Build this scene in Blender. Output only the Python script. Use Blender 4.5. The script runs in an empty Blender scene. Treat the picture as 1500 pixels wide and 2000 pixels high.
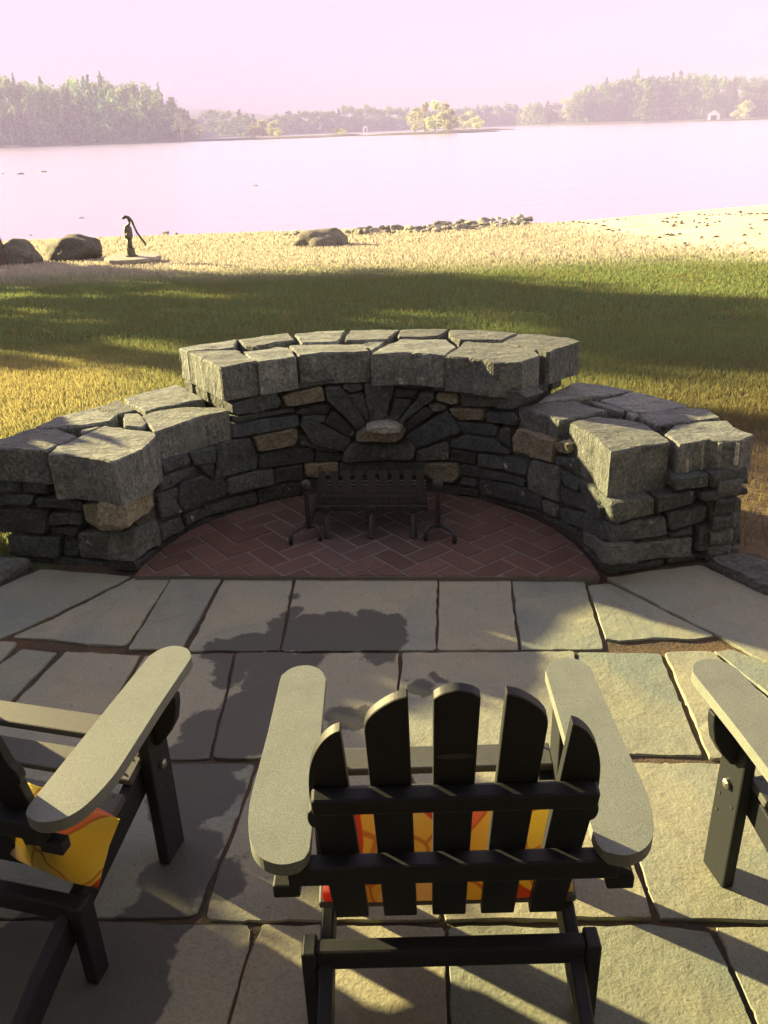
import bpy, bmesh, math, random
import numpy as np
from mathutils import Vector, Matrix, Quaternion, noise
from mathutils.geometry import delaunay_2d_cdt as delaunay
R = math.radians
rng = random.Random(11); nr = np.random.default_rng(7)
sc = bpy.context.scene
col = sc.collection

# ------------------------------------------------------------------ camera
CAM_H = 1.72
cam = bpy.data.cameras.new('camera'); camo = bpy.data.objects.new('camera', cam); col.objects.link(camo)
cam.sensor_fit = 'VERTICAL'; cam.sensor_height = 36.0; cam.sensor_width = 27.0; cam.lens = 29.7
cam.clip_start = .05; cam.clip_end = 6000
PITCH, ROLL = 0.429168, 0.033987
camo.rotation_mode = 'QUATERNION'
camo.rotation_quaternion = (Matrix.Rotation(math.pi/2 - PITCH, 4, 'X') @ Matrix.Rotation(-ROLL, 4, 'Z')).to_quaternion()
camo.location = (0, 0, CAM_H)
sc.camera = camo

# ------------------------------------------------------------------ light
SUN_EL, SUN_AZ = R(16), R(-57)        # azimuth from +Y, negative = to the left
SUN_DIR = Vector((math.sin(SUN_AZ)*math.cos(SUN_EL), math.cos(SUN_AZ)*math.cos(SUN_EL), math.sin(SUN_EL)))
EXPO = 2.7
sc.view_settings.view_transform = 'Standard'; sc.view_settings.look = 'None'
sc.view_settings.exposure = EXPO; sc.view_settings.gamma = 1; sc.view_settings.use_curve_mapping = False
world = bpy.data.worlds.new('World'); sc.world = world; world.use_nodes = True
wn = world.node_tree; wn.nodes.clear()
sky = wn.nodes.new('ShaderNodeTexSky'); sky.sky_type = 'NISHITA'; sky.sun_disc = False
sky.sun_elevation = SUN_EL; sky.sun_rotation = SUN_AZ; sky.air_density = 1.0; sky.dust_density = 1.0; sky.altitude = 0
SKY_STRENGTH = .1
vmin = wn.nodes.new('ShaderNodeVectorMath'); vmin.operation = 'MINIMUM'     # the washed-out hazy sky: evened to one pale lavender white
gain = 2.0**-EXPO/SKY_STRENGTH
vmin.inputs[1].default_value = (.965*gain, .785*gain, .99*gain)
bgn = wn.nodes.new('ShaderNodeBackground'); bgn.inputs['Strength'].default_value = SKY_STRENGTH
won = wn.nodes.new('ShaderNodeOutputWorld')
vg = wn.nodes.new('ShaderNodeVectorMath'); vg.operation = 'MULTIPLY'; vg.inputs[1].default_value = (2.4, 2.4, 3.2)
wn.links.new(sky.outputs[0], vg.inputs[0]); wn.links.new(vg.outputs[0], vmin.inputs[0]); wn.links.new(vmin.outputs[0], bgn.inputs['Color']); wn.links.new(bgn.outputs[0], won.inputs['Surface'])
sun = bpy.data.lights.new('sun', 'SUN'); suno = bpy.data.objects.new('sun', sun); col.objects.link(suno)
sun.energy = 5.0; sun.angle = R(.9); sun.color = (1.0, .79, .37)
suno.rotation_euler = SUN_DIR.to_track_quat('Z', 'Y').to_euler(); suno.location = (-20, 12, 12)
sc.cycles.use_denoising = True
sc.cycles.max_bounces = 8; sc.cycles.volume_bounces = 1; sc.cycles.transparent_max_bounces = 8

# ------------------------------------------------------------------ measured tables (metres)
CAPS=[([(-0.722,3.79),(-0.571,3.871),(-0.669,4.06),(-0.709,4.128),(-0.936,4.118)],0.740,0.160),
([(-0.56,3.86),(-0.392,3.952),(-0.447,4.133),(-0.492,4.161),(-0.654,4.058)],0.740,0.160),
([(-0.379,3.97),(-0.219,3.998),(-0.045,3.994),(-0.083,4.145),(-0.251,4.169),(-0.438,4.174)],0.740,0.150),
([(-0.079,4.175),(0.048,4.268),(-0.038,4.054)],0.730,0.140),
([(-0.033,3.942),(0.147,3.947),(0.3,3.867),(0.37,4.027),(0.34,4.181),(0.125,4.224),(-0.003,4.028)],0.740,0.155),
([(0.308,3.847),(0.421,3.794),(0.517,3.725),(0.641,3.709),(0.737,3.807),(0.728,3.905),(0.665,3.974),(0.612,4.065),(0.423,4.114),(0.391,4.014)],0.740,0.165),
([(-0.994,4.189),(-0.939,4.119),(-0.718,4.172),(-0.727,4.339),(-0.881,4.271)],0.740,0.150),
([(-0.721,4.338),(-0.61,4.403),(-0.477,4.443),(-0.429,4.284),(-0.61,4.188),(-0.672,4.23)],0.740,0.150),
([(-0.432,4.412),(-0.319,4.455),(-0.173,4.457),(-0.213,4.229),(-0.383,4.221)],0.740,0.150),
([(-0.146,4.453),(-0.021,4.47),(0.108,4.45),(0.045,4.236),(-0.167,4.245)],0.740,0.150),
([(0.122,4.448),(0.248,4.441),(0.364,4.41),(0.297,4.255),(0.103,4.261)],0.740,0.150),
([(0.38,4.408),(0.535,4.36),(0.707,4.274),(0.602,4.121),(0.539,4.141),(0.406,4.172),(0.363,4.268)],0.740,0.150),
([(0.714,4.25),(0.828,4.221),(0.936,4.126),(0.973,4.045),(0.79,3.877),(0.739,3.924),(0.682,3.993),(0.609,4.098)],0.740,0.160),
([(-1.372,3.274),(-1.311,3.286),(-1.201,3.252),(-1.077,3.182),(-1.002,3.292),(-0.97,3.46),(-1.002,3.53),(-1.245,3.625),(-1.371,3.372)],0.530,0.200),
([(-1.798,3.458),(-1.616,3.389),(-1.405,3.332),(-1.335,3.517),(-1.448,3.611),(-1.565,3.637),(-1.661,3.503)],0.530,0.150),
([(-1.574,3.682),(-1.407,3.678),(-1.253,3.728),(-1.247,3.826),(-1.391,3.937),(-1.524,3.817)],0.520,0.140),
([(-1.384,3.952),(-1.301,4.06),(-1.178,3.897),(-1.244,3.841)],0.520,0.140),
([(-1.364,3.66),(-1.29,3.688),(-1.336,3.594)],0.510,0.100),
([(-1.199,3.805),(-1.137,3.806),(-1.061,3.663),(-1.071,3.6),(-1.15,3.622)],0.530,0.130),
([(-1.269,4.058),(-1.152,4.187),(-1.046,4.267),(-0.863,4.003),(-0.983,3.941),(-1.112,3.842),(-1.212,3.967)],0.530,0.140),
([(-1.101,3.756),(-1.078,3.823),(-0.933,3.878),(-0.739,3.84),(-0.711,3.798),(-0.819,3.748),(-0.932,3.599),(-0.993,3.536)],0.530,0.150),
([(0.817,3.456),(0.936,3.535),(1.028,3.503),(1.121,3.424),(1.161,3.188),(1.022,3.136),(0.894,3.085),(0.879,3.272),(0.837,3.386)],0.530,0.200),
([(1.174,3.286),(1.246,3.384),(1.366,3.418),(1.468,3.414),(1.469,3.334),(1.514,3.226),(1.431,3.167),(1.368,3.18),(1.323,3.209),(1.187,3.156)],0.530,0.150),
([(1.136,3.535),(1.212,3.578),(1.413,3.6),(1.449,3.573),(1.458,3.464),(1.316,3.431),(1.168,3.392)],0.530,0.140),
([(1.02,3.785),(1.223,3.911),(1.404,3.678),(1.28,3.624),(1.156,3.593)],0.520,0.140),
([(0.743,3.801),(0.868,3.98),(0.992,4.109),(1.065,4.072),(1.219,3.921),(0.97,3.857)],0.520,0.140),
([(0.976,3.799),(1.023,3.777),(1.103,3.643),(1.077,3.616),(1.026,3.667)],0.520,0.120),
([(0.632,3.703),(0.726,3.747),(0.903,3.742),(1.011,3.6),(0.857,3.536),(0.775,3.495),(0.74,3.571)],0.530,0.140),
([(1.104,3.606),(1.144,3.609),(1.141,3.558),(1.107,3.525)],0.520,0.100)]
INNER=[([(2.976,0.335),(2.752,0.323),(2.756,0.247),(2.798,0.225),(3.003,0.241)],0.012,'t'),
([(2.45,0.322),(2.347,0.303),(2.364,0.225),(2.407,0.262)],0.000,'d'),
([(1.549,0.372),(1.52,0.389),(1.44,0.4),(1.371,0.388),(1.346,0.365),(1.441,0.355)],0.105,'pale'),  # sunlit spot on the keystone top, painted as a paler stone
([(2.66,0.402),(2.486,0.386),(2.484,0.343),(2.64,0.347)],0.000,'d'),
([(2.479,0.391),(2.325,0.379),(2.339,0.298),(2.465,0.324)],0.000,'d'),
([(2.319,0.377),(2.277,0.392),(2.139,0.377),(2.113,0.279),(2.12,0.214),(2.36,0.213),(2.333,0.296)],0.000,'d'),
([(2.695,0.338),(2.537,0.33),(2.451,0.319),(2.571,0.27),(2.7,0.284)],0.000,'d'),
([(2.565,0.272),(2.421,0.266),(2.376,0.221),(2.302,0.204),(2.312,0.13),(2.567,0.132),(2.603,0.198)],0.010,'d'),
([(2.72,0.279),(2.573,0.26),(2.595,0.198),(2.564,0.129),(2.712,0.152)],0.000,'d'),
([(2.291,0.201),(2.258,0.207),(2.037,0.197),(2.042,0.116),(2.283,0.121),(2.302,0.14)],0.010,'m'),
([(2.437,0.107),(2.136,0.09),(2.14,0.027),(2.445,0.057)],0.000,'m'),
([(2.559,0.119),(2.445,0.1),(2.452,0.054),(2.562,0.05)],0.000,'d'),
([(2.748,0.126),(2.594,0.117),(2.582,0.055),(2.749,0.056)],0.010,'m'),
([(2.92,0.185),(2.742,0.172),(2.745,0.045),(2.976,0.071)],0.000,'m'),
([(2.949,0.056),(2.73,0.033),(2.558,0.03),(2.555,0.012),(2.72,0.008),(2.946,0.005)],-0.010,'d'),
([(2.548,0.031),(2.439,0.041),(2.139,0.015),(2.14,0.004),(2.442,0.021),(2.548,0.012)],-0.010,'d'),
([(2.22,0.562),(1.993,0.584),(1.968,0.537),(1.977,0.5),(2.103,0.498),(2.218,0.506)],0.010,'d'),
([(2.222,0.497),(1.896,0.485),(1.895,0.462),(2.226,0.466)],0.000,'d'),
([(2.234,0.463),(1.886,0.445),(1.88,0.389),(2.111,0.384),(2.24,0.398)],0.000,'b'),
([(1.962,0.554),(1.767,0.58),(1.75,0.568),(1.743,0.511),(1.838,0.5),(1.943,0.5)],0.012,'t'),
([(2.07,0.601),(1.925,0.609),(1.923,0.579),(2.064,0.577)],0.000,'d'),
([(1.915,0.603),(1.687,0.616),(1.726,0.589),(1.907,0.574)],0.000,'d'),
([(1.675,0.606),(1.509,0.622),(1.507,0.596),(1.668,0.585)],0.000,'m'),
([(1.891,0.477),(1.732,0.491),(1.713,0.469),(1.736,0.439),(1.891,0.446)],0.000,'d'),
([(1.866,0.435),(1.739,0.431),(1.756,0.394),(1.862,0.421)],0.000,'d'),
([(2.125,0.375),(1.894,0.382),(1.893,0.331),(1.919,0.298),(2.106,0.295)],0.012,'t'),
([(1.882,0.396),(1.864,0.422),(1.792,0.404),(1.626,0.302),(1.633,0.275),(1.656,0.23),(1.816,0.281)],0.012,'m'),
([(1.892,0.297),(1.883,0.35),(1.664,0.218),(1.815,0.26)],0.000,'b'),
([(1.755,0.394),(1.71,0.456),(1.685,0.438),(1.593,0.335),(1.623,0.304)],0.010,'d'),
([(1.744,0.576),(1.665,0.571),(1.643,0.546),(1.541,0.38),(1.552,0.354),(1.587,0.344),(1.733,0.504)],0.015,'m'),
([(1.643,0.537),(1.628,0.526),(1.55,0.536),(1.541,0.509),(1.526,0.38),(1.539,0.383)],0.000,'d'),
([(1.659,0.566),(1.638,0.583),(1.556,0.58),(1.552,0.554),(1.615,0.533)],0.000,'d'),
([(1.546,0.583),(1.396,0.587),(1.408,0.517),(1.447,0.373),(1.52,0.379),(1.541,0.513)],0.012,'m'),
([(1.4,0.504),(1.32,0.501),(1.309,0.488),(1.395,0.383),(1.435,0.369)],0.000,'d'),
([(1.393,0.55),(1.272,0.549),(1.304,0.507),(1.4,0.511)],0.000,'d'),
([(1.39,0.578),(1.227,0.585),(1.261,0.557),(1.391,0.558)],0.000,'d'),
([(1.195,0.549),(1.193,0.516),(1.233,0.485),(1.381,0.363),(1.397,0.376),(1.291,0.497),(1.256,0.545)],0.010,'d'),
([(1.236,0.472),(1.189,0.444),(1.355,0.318),(1.375,0.338),(1.38,0.357)],0.000,'d'),
([(1.23,0.483),(1.185,0.497),(1.126,0.479),(1.137,0.463),(1.199,0.449)],0.010,'m'),
([(1.345,0.311),(1.13,0.461),(1.109,0.453),(1.087,0.422),(1.047,0.36),(1.295,0.249)],0.012,'b'),
([(1.609,0.322),(1.535,0.383),(1.441,0.393),(1.37,0.381),(1.333,0.346),(1.386,0.309)],0.100,'t'),
([(1.615,0.281),(1.396,0.284),(1.314,0.287),(1.286,0.257),(1.301,0.202),(1.674,0.189),(1.667,0.23)],0.045,'m'),
([(1.689,0.175),(1.244,0.185),(1.262,0.112),(1.699,0.106)],0.020,'d'),
([(1.29,0.243),(1.117,0.3),(1.112,0.207),(1.291,0.183)],0.010,'m'),
([(2.11,0.28),(1.999,0.29),(1.821,0.268),(1.823,0.197),(2.115,0.209)],0.005,'d'),
([(1.81,0.254),(1.665,0.21),(1.693,0.182),(1.817,0.195)],0.000,'d'),
([(1.871,0.195),(1.697,0.178),(1.697,0.123),(1.812,0.107),(1.873,0.13)],0.012,'t'),
([(2.03,0.191),(1.877,0.194),(1.886,0.112),(2.032,0.112)],0.005,'d'),
([(2.126,0.101),(1.891,0.103),(1.902,0.031),(2.134,0.026)],0.000,'d'),
([(1.872,0.105),(1.703,0.096),(1.708,0.003),(1.878,0.022)],0.000,'d'),
([(1.695,0.092),(1.259,0.099),(1.26,0),(1.7,-0.001)],0.000,'d'),
([(1.266,0.173),(1.074,0.198),(1.056,0.163),(1.059,0.121),(1.087,0.092),(1.186,0.09),(1.263,0.124)],0.014,'t'),
([(1.201,0.574),(1.055,0.585),(1.068,0.558),(1.206,0.551)],0.000,'d'),
([(1.179,0.546),(1.068,0.551),(1.062,0.507),(1.095,0.495),(1.184,0.51)],0.012,'t'),
([(1.06,0.568),(0.736,0.612),(0.68,0.595),(0.768,0.522),(1.052,0.493)],0.005,'m'),
([(1.114,0.476),(0.928,0.492),(0.927,0.442),(1.054,0.421),(1.103,0.451)],0.012,'t'),
([(0.921,0.48),(0.771,0.505),(0.734,0.479),(0.745,0.447),(0.92,0.43)],0.000,'b'),
([(1.086,0.408),(0.88,0.427),(0.85,0.415),(0.855,0.373),(1.053,0.355)],0.000,'b'),
([(0.839,0.422),(0.771,0.431),(0.77,0.326),(0.848,0.354)],0.000,'d'),
([(1.107,0.309),(1.035,0.35),(0.864,0.354),(0.766,0.304),(0.964,0.278),(1.107,0.279)],0.008,'b'),
([(1.111,0.263),(0.973,0.265),(0.972,0.204),(1.11,0.204)],0.000,'d'),
([(0.958,0.266),(0.652,0.3),(0.67,0.219),(0.957,0.202)],0.008,'d'),
([(1.057,0.19),(0.68,0.201),(0.684,0.158),(1.051,0.139)],0.000,'d'),
([(1.051,0.128),(0.96,0.123),(0.962,0.085),(1.059,0.083)],0.000,'d'),
([(0.945,0.136),(0.676,0.154),(0.568,0.155),(0.567,0.083),(0.944,0.055)],0.005,'d'),
([(1.158,0.071),(0.959,0.075),(0.955,0.04),(1.175,0.018)],0.000,'d'),
([(0.758,0.39),(0.736,0.435),(0.495,0.446),(0.493,0.339),(0.634,0.322),(0.752,0.324)],0.014,'t'),
([(0.491,0.434),(0.431,0.461),(0.396,0.456),(0.391,0.413),(0.48,0.397)],0.008,'t'),
([(0.658,0.271),(0.637,0.312),(0.453,0.331),(0.438,0.167),(0.548,0.153),(0.658,0.156)],0.010,'m'),
([(0.499,0.37),(0.351,0.404),(0.333,0.359),(0.488,0.33)],0.000,'d'),
([(0.454,0.317),(0.294,0.321),(0.3,0.267),(0.433,0.256)],0.000,'d'),
([(0.441,0.242),(0.056,0.304),(0.061,0.245),(0.43,0.169)],0.005,'d'),
([(0.565,0.137),(0.45,0.145),(0.452,0.081),(0.554,0.076)],0.000,'m'),
([(0.435,0.147),(0.072,0.233),(0.012,0.174),(0.247,0.119),(0.425,0.08)],0.005,'d'),
([(0.237,0.119),(-0.044,0.179),(-0.074,0.107),(0.23,0.071)],0.010,'m'),
([(0.308,0.326),(0.111,0.337),(0.079,0.305),(0.291,0.266)],0.000,'d'),
([(1.178,0.005),(0.955,0.03),(0.581,0.058),(0.581,0.048),(0.954,0.011),(1.178,-0.009)],-0.010,'m'),
([(0.571,0.057),(0.277,0.086),(0.273,0.058),(0.57,0.041)],-0.010,'d')]
PIER_L=((-1.093,3.249),(-1.721,3.42))
PIER_R=((0.907,3.036),(1.519,3.196))
LEFT_FACE=[([(0.735,0.384),(0.481,0.391),(0.497,0.322),(0.76,0.297)],0.000,'d'),
([(0.468,0.404),(0.335,0.401),(0.349,0.329),(0.487,0.323)],0.000,'d'),
([(0.763,0.285),(0.43,0.316),(0.44,0.274),(0.778,0.229)],0.000,'d'),
([(0.425,0.306),(0.194,0.31),(0.204,0.262),(0.43,0.262)],0.005,'d'),
([(0.783,0.213),(0.376,0.252),(0.399,0.142),(0.621,0.119),(0.806,0.13)],0.000,'d'),
([(0.369,0.238),(0.206,0.252),(0.21,0.196),(0.381,0.176)],0.008,'m'),
([(0.375,0.169),(0.224,0.187),(0.254,0.138),(0.381,0.138)],0.008,'d'),
([(0.619,0.106),(0.339,0.122),(0.364,0.018),(0.623,0.005)],0.005,'d'),
([(0.328,0.123),(0.256,0.13),(0.263,0.034),(0.35,0.025)],-0.010,'d'),
([(0.183,0.302),(0.017,0.318),(-0.019,0.332),(0.005,0.195),(0.12,0.182),(0.183,0.218)],0.020,'t'),
([(0.245,0.156),(0.109,0.176),(-0.008,0.186),(0.004,0.035),(0.148,0.035),(0.25,0.035)],0.010,'m'),
([(0.41,0.009),(0.15,0.025),(0.003,0.025),(0.007,-0.011),(0.419,-0.028)],-0.005,'d'),
([(0.63,-0.003),(0.416,0.008),(0.423,-0.026),(0.633,-0.035)],-0.005,'d')]
RIGHT_FACE=[([(-0.014,0.339),(0.182,0.334),(0.193,0.256),(-0.006,0.248)],0.006,'m'),
([(-0.01,0.24),(0.245,0.237),(0.266,0.154),(-0.006,0.152)],0.006,'d'),
([(0.191,0.331),(0.373,0.336),(0.376,0.279),(0.202,0.257)],0.000,'d'),
([(0.252,0.249),(0.431,0.266),(0.437,0.186),(0.273,0.163)],0.000,'d'),
([(0.441,0.276),(0.595,0.272),(0.606,0.171),(0.458,0.18)],0.006,'m'),
([(0.395,0.176),(0.608,0.159),(0.63,0.047),(0.408,0.052)],0.006,'d'),
([(0.385,0.332),(0.603,0.323),(0.616,0.289),(0.391,0.29)],0.020,'d'),
([(0.271,0.402),(0.415,0.406),(0.426,0.346),(0.273,0.346)],0.004,'d'),
([(0.424,0.407),(0.601,0.408),(0.616,0.333),(0.434,0.338)],0.010,'d'),
([(-0.008,0.143),(0.378,0.124),(0.382,0.047),(-0.005,0.058)],0.012,'m'),
([(0.274,0.153),(0.386,0.175),(0.385,0.131),(0.28,0.138)],0.000,'d'),
([(-0.004,0.049),(0.269,0.04),(0.272,0.008),(0.002,0.004)],-0.005,'d'),
([(0.276,0.041),(0.627,0.035),(0.635,0),(0.28,0.009)],-0.005,'d')]
FLAGS=[[(-1.505,3.269),(-1.336,3.229),(-1.083,3.175),(-1.322,2.865),(-1.461,2.71),(-1.64,2.721),(-1.746,2.958),(-1.623,3.116)],
[(-1.069,3.161),(-0.91,3.154),(-0.936,2.905),(-0.96,2.659),(-0.978,2.633),(-1.107,2.654),(-1.243,2.693),(-1.417,2.721),(-1.297,2.852)],
[(-0.902,3.153),(-0.691,3.139),(-0.721,2.884),(-0.75,2.626),(-0.771,2.591),(-0.953,2.612)],
[(-0.68,3.138),(-0.391,3.1),(-0.392,2.832),(-0.396,2.568),(-0.728,2.591)],
[(-0.379,3.091),(-0.245,3.099),(-0.074,3.07),(0.075,3.072),(0.211,3.059),(0.168,2.541),(-0.109,2.554),(-0.387,2.568)],
[(0.221,3.08),(0.511,3.055),(0.461,2.523),(0.174,2.541)],
[(0.52,3.054),(0.806,3.03),(0.764,2.512),(0.471,2.529)],
[(0.809,2.958),(0.902,2.977),(1.044,2.765),(1.178,2.572),(1.088,2.554),(0.946,2.569),(0.818,2.557),(0.784,2.573)],
[(0.901,3.015),(1.139,3.072),(1.318,3.095),(1.484,2.832),(1.643,2.594),(1.469,2.25),(1.295,2.39),(1.187,2.571),(1.047,2.776)],
[(-1.63,2.7),(-1.454,2.692),(-1.384,2.685),(-1.403,2.563),(-1.455,2.429),(-1.528,2.319)],
[(-1.349,2.642),(-1.213,2.614),(-1.247,2.44),(-1.281,2.284),(-1.456,2.275),(-1.465,2.372),(-1.396,2.547)],
[(-1.18,2.619),(-0.897,2.572),(-0.91,2.413),(-0.922,2.207),(-0.932,2.026),(-1.223,2.036),(-1.336,2.153),(-1.266,2.273)],
[(-0.882,2.571),(-0.721,2.575),(-0.558,2.565),(-0.551,2.266),(-0.549,2.007),(-0.92,2.021),(-0.905,2.206)],
[(-0.549,2.564),(-0.256,2.544),(0.036,2.526),(0.017,2.235),(0.002,1.978),(-0.541,2.005),(-0.543,2.266)],
[(0.048,2.529),(0.347,2.517),(0.655,2.502),(0.601,2.204),(0.557,1.964),(0.014,1.977),(0.027,2.235)],
[(0.667,2.505),(0.952,2.481),(0.933,2.199),(0.913,1.946),(0.806,1.953),(0.717,1.962),(0.568,1.963),(0.611,2.203)],
[(0.969,2.48),(1.127,2.474),(1.213,2.199),(1.26,2.019),(1.208,1.909),(0.926,1.934),(0.949,2.198)],
[(1.141,2.473),(1.2,2.485),(1.291,2.381),(1.449,2.21),(1.375,1.945),(1.277,2.023),(1.222,2.22)],
[(0.572,1.936),(0.795,1.921),(1.086,1.902),(1.443,1.878),(1.216,1.371),(0.863,1.381),(0.614,1.395),(0.612,1.483),(0.613,1.594),(0.594,1.775)],
[(0.05,1.962),(0.558,1.941),(0.58,1.766),(0.602,1.591),(0.6,1.4),(0.112,1.412),(0.086,1.669)],
[(-0.397,1.98),(0.04,1.963),(0.073,1.669),(0.1,1.413),(-0.357,1.429),(-0.461,1.443),(-0.45,1.607),(-0.422,1.764)],
[(-0.91,2.005),(-0.408,1.98),(-0.433,1.765),(-0.461,1.607),(-0.491,1.446),(-0.964,1.465),(-1.104,1.618),(-1.009,1.791)],
[(-1.815,2.036),(-0.926,2.006),(-1.023,1.792),(-1.118,1.619),(-0.976,1.465),(-1.731,1.495)],
[(-1.852,1.488),(-0.96,1.455),(-0.498,1.435),(-0.375,1.427),(-0.353,1.416),(-0.348,1.348),(-0.361,1.262),(-0.371,1.17),(-0.39,0.98),(-0.389,0.745),(-1.463,0.774)],
[(-0.323,1.419),(-0.094,1.409),(0.105,1.398),(0.103,1.282),(0.096,1.153),(0.086,0.965),(0.074,0.732),(-0.381,0.745),(-0.382,0.98),(-0.361,1.169),(-0.342,1.34)],
[(0.118,1.398),(0.386,1.387),(0.589,1.385),(0.717,1.358),(0.726,1.259),(0.726,1.167),(0.727,1.038),(0.731,0.861),(0.711,0.715),(0.081,0.732),(0.098,1.059)],
[(0.736,1.374),(0.929,1.369),(1.267,1.358),(1.208,1.022),(1.148,0.703),(0.735,0.714),(0.734,0.945),(0.739,1.166),(0.737,1.265)]]
STAIN_SHADE=[(-0.377,2.94,0.029),(-0.356,2.829,0.044),(-0.384,2.739,0.068),(-0.286,2.733,0.078),(-0.191,2.77,0.075),(-0.073,2.755,0.088),(0.014,2.724,0.068),(-0.035,2.63,0.113),(-0.148,2.637,0.113),(-0.261,2.626,0.094),(-0.412,2.636,0.095),(-0.523,2.619,0.085),(-0.613,2.591,0.075),(-0.525,2.496,0.082),(-0.394,2.458,0.108),(-0.288,2.482,0.072),(-0.547,2.407,0.053),(-0.417,2.342,0.095),(-0.318,2.294,0.077),(-0.238,2.559,0.046),(-0.036,2.537,0.073),(-0.472,2.235,0.101),(-0.576,2.163,0.098),(-0.535,2.018,0.109),(-0.62,1.977,0.108),(-0.539,1.868,0.103),(-0.601,1.811,0.087),(-0.454,2.108,0.096),(-0.361,2.127,0.081),(-0.283,2.161,0.057),(-0.137,2.178,0.066),(-0.071,2.201,0.033),(0.116,2.306,0.037),(0.159,2.361,0.023),(-0.543,1.661,0.088),(-0.445,1.558,0.072),(-0.575,1.563,0.078),(0.066,2.343,0.007),(-0.586,1.443,0.087),(-0.647,1.349,0.143),(-0.672,1.238,0.169),(-0.835,1.317,0.176)]  # spilt water; the near left circles also paint in shade
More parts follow.
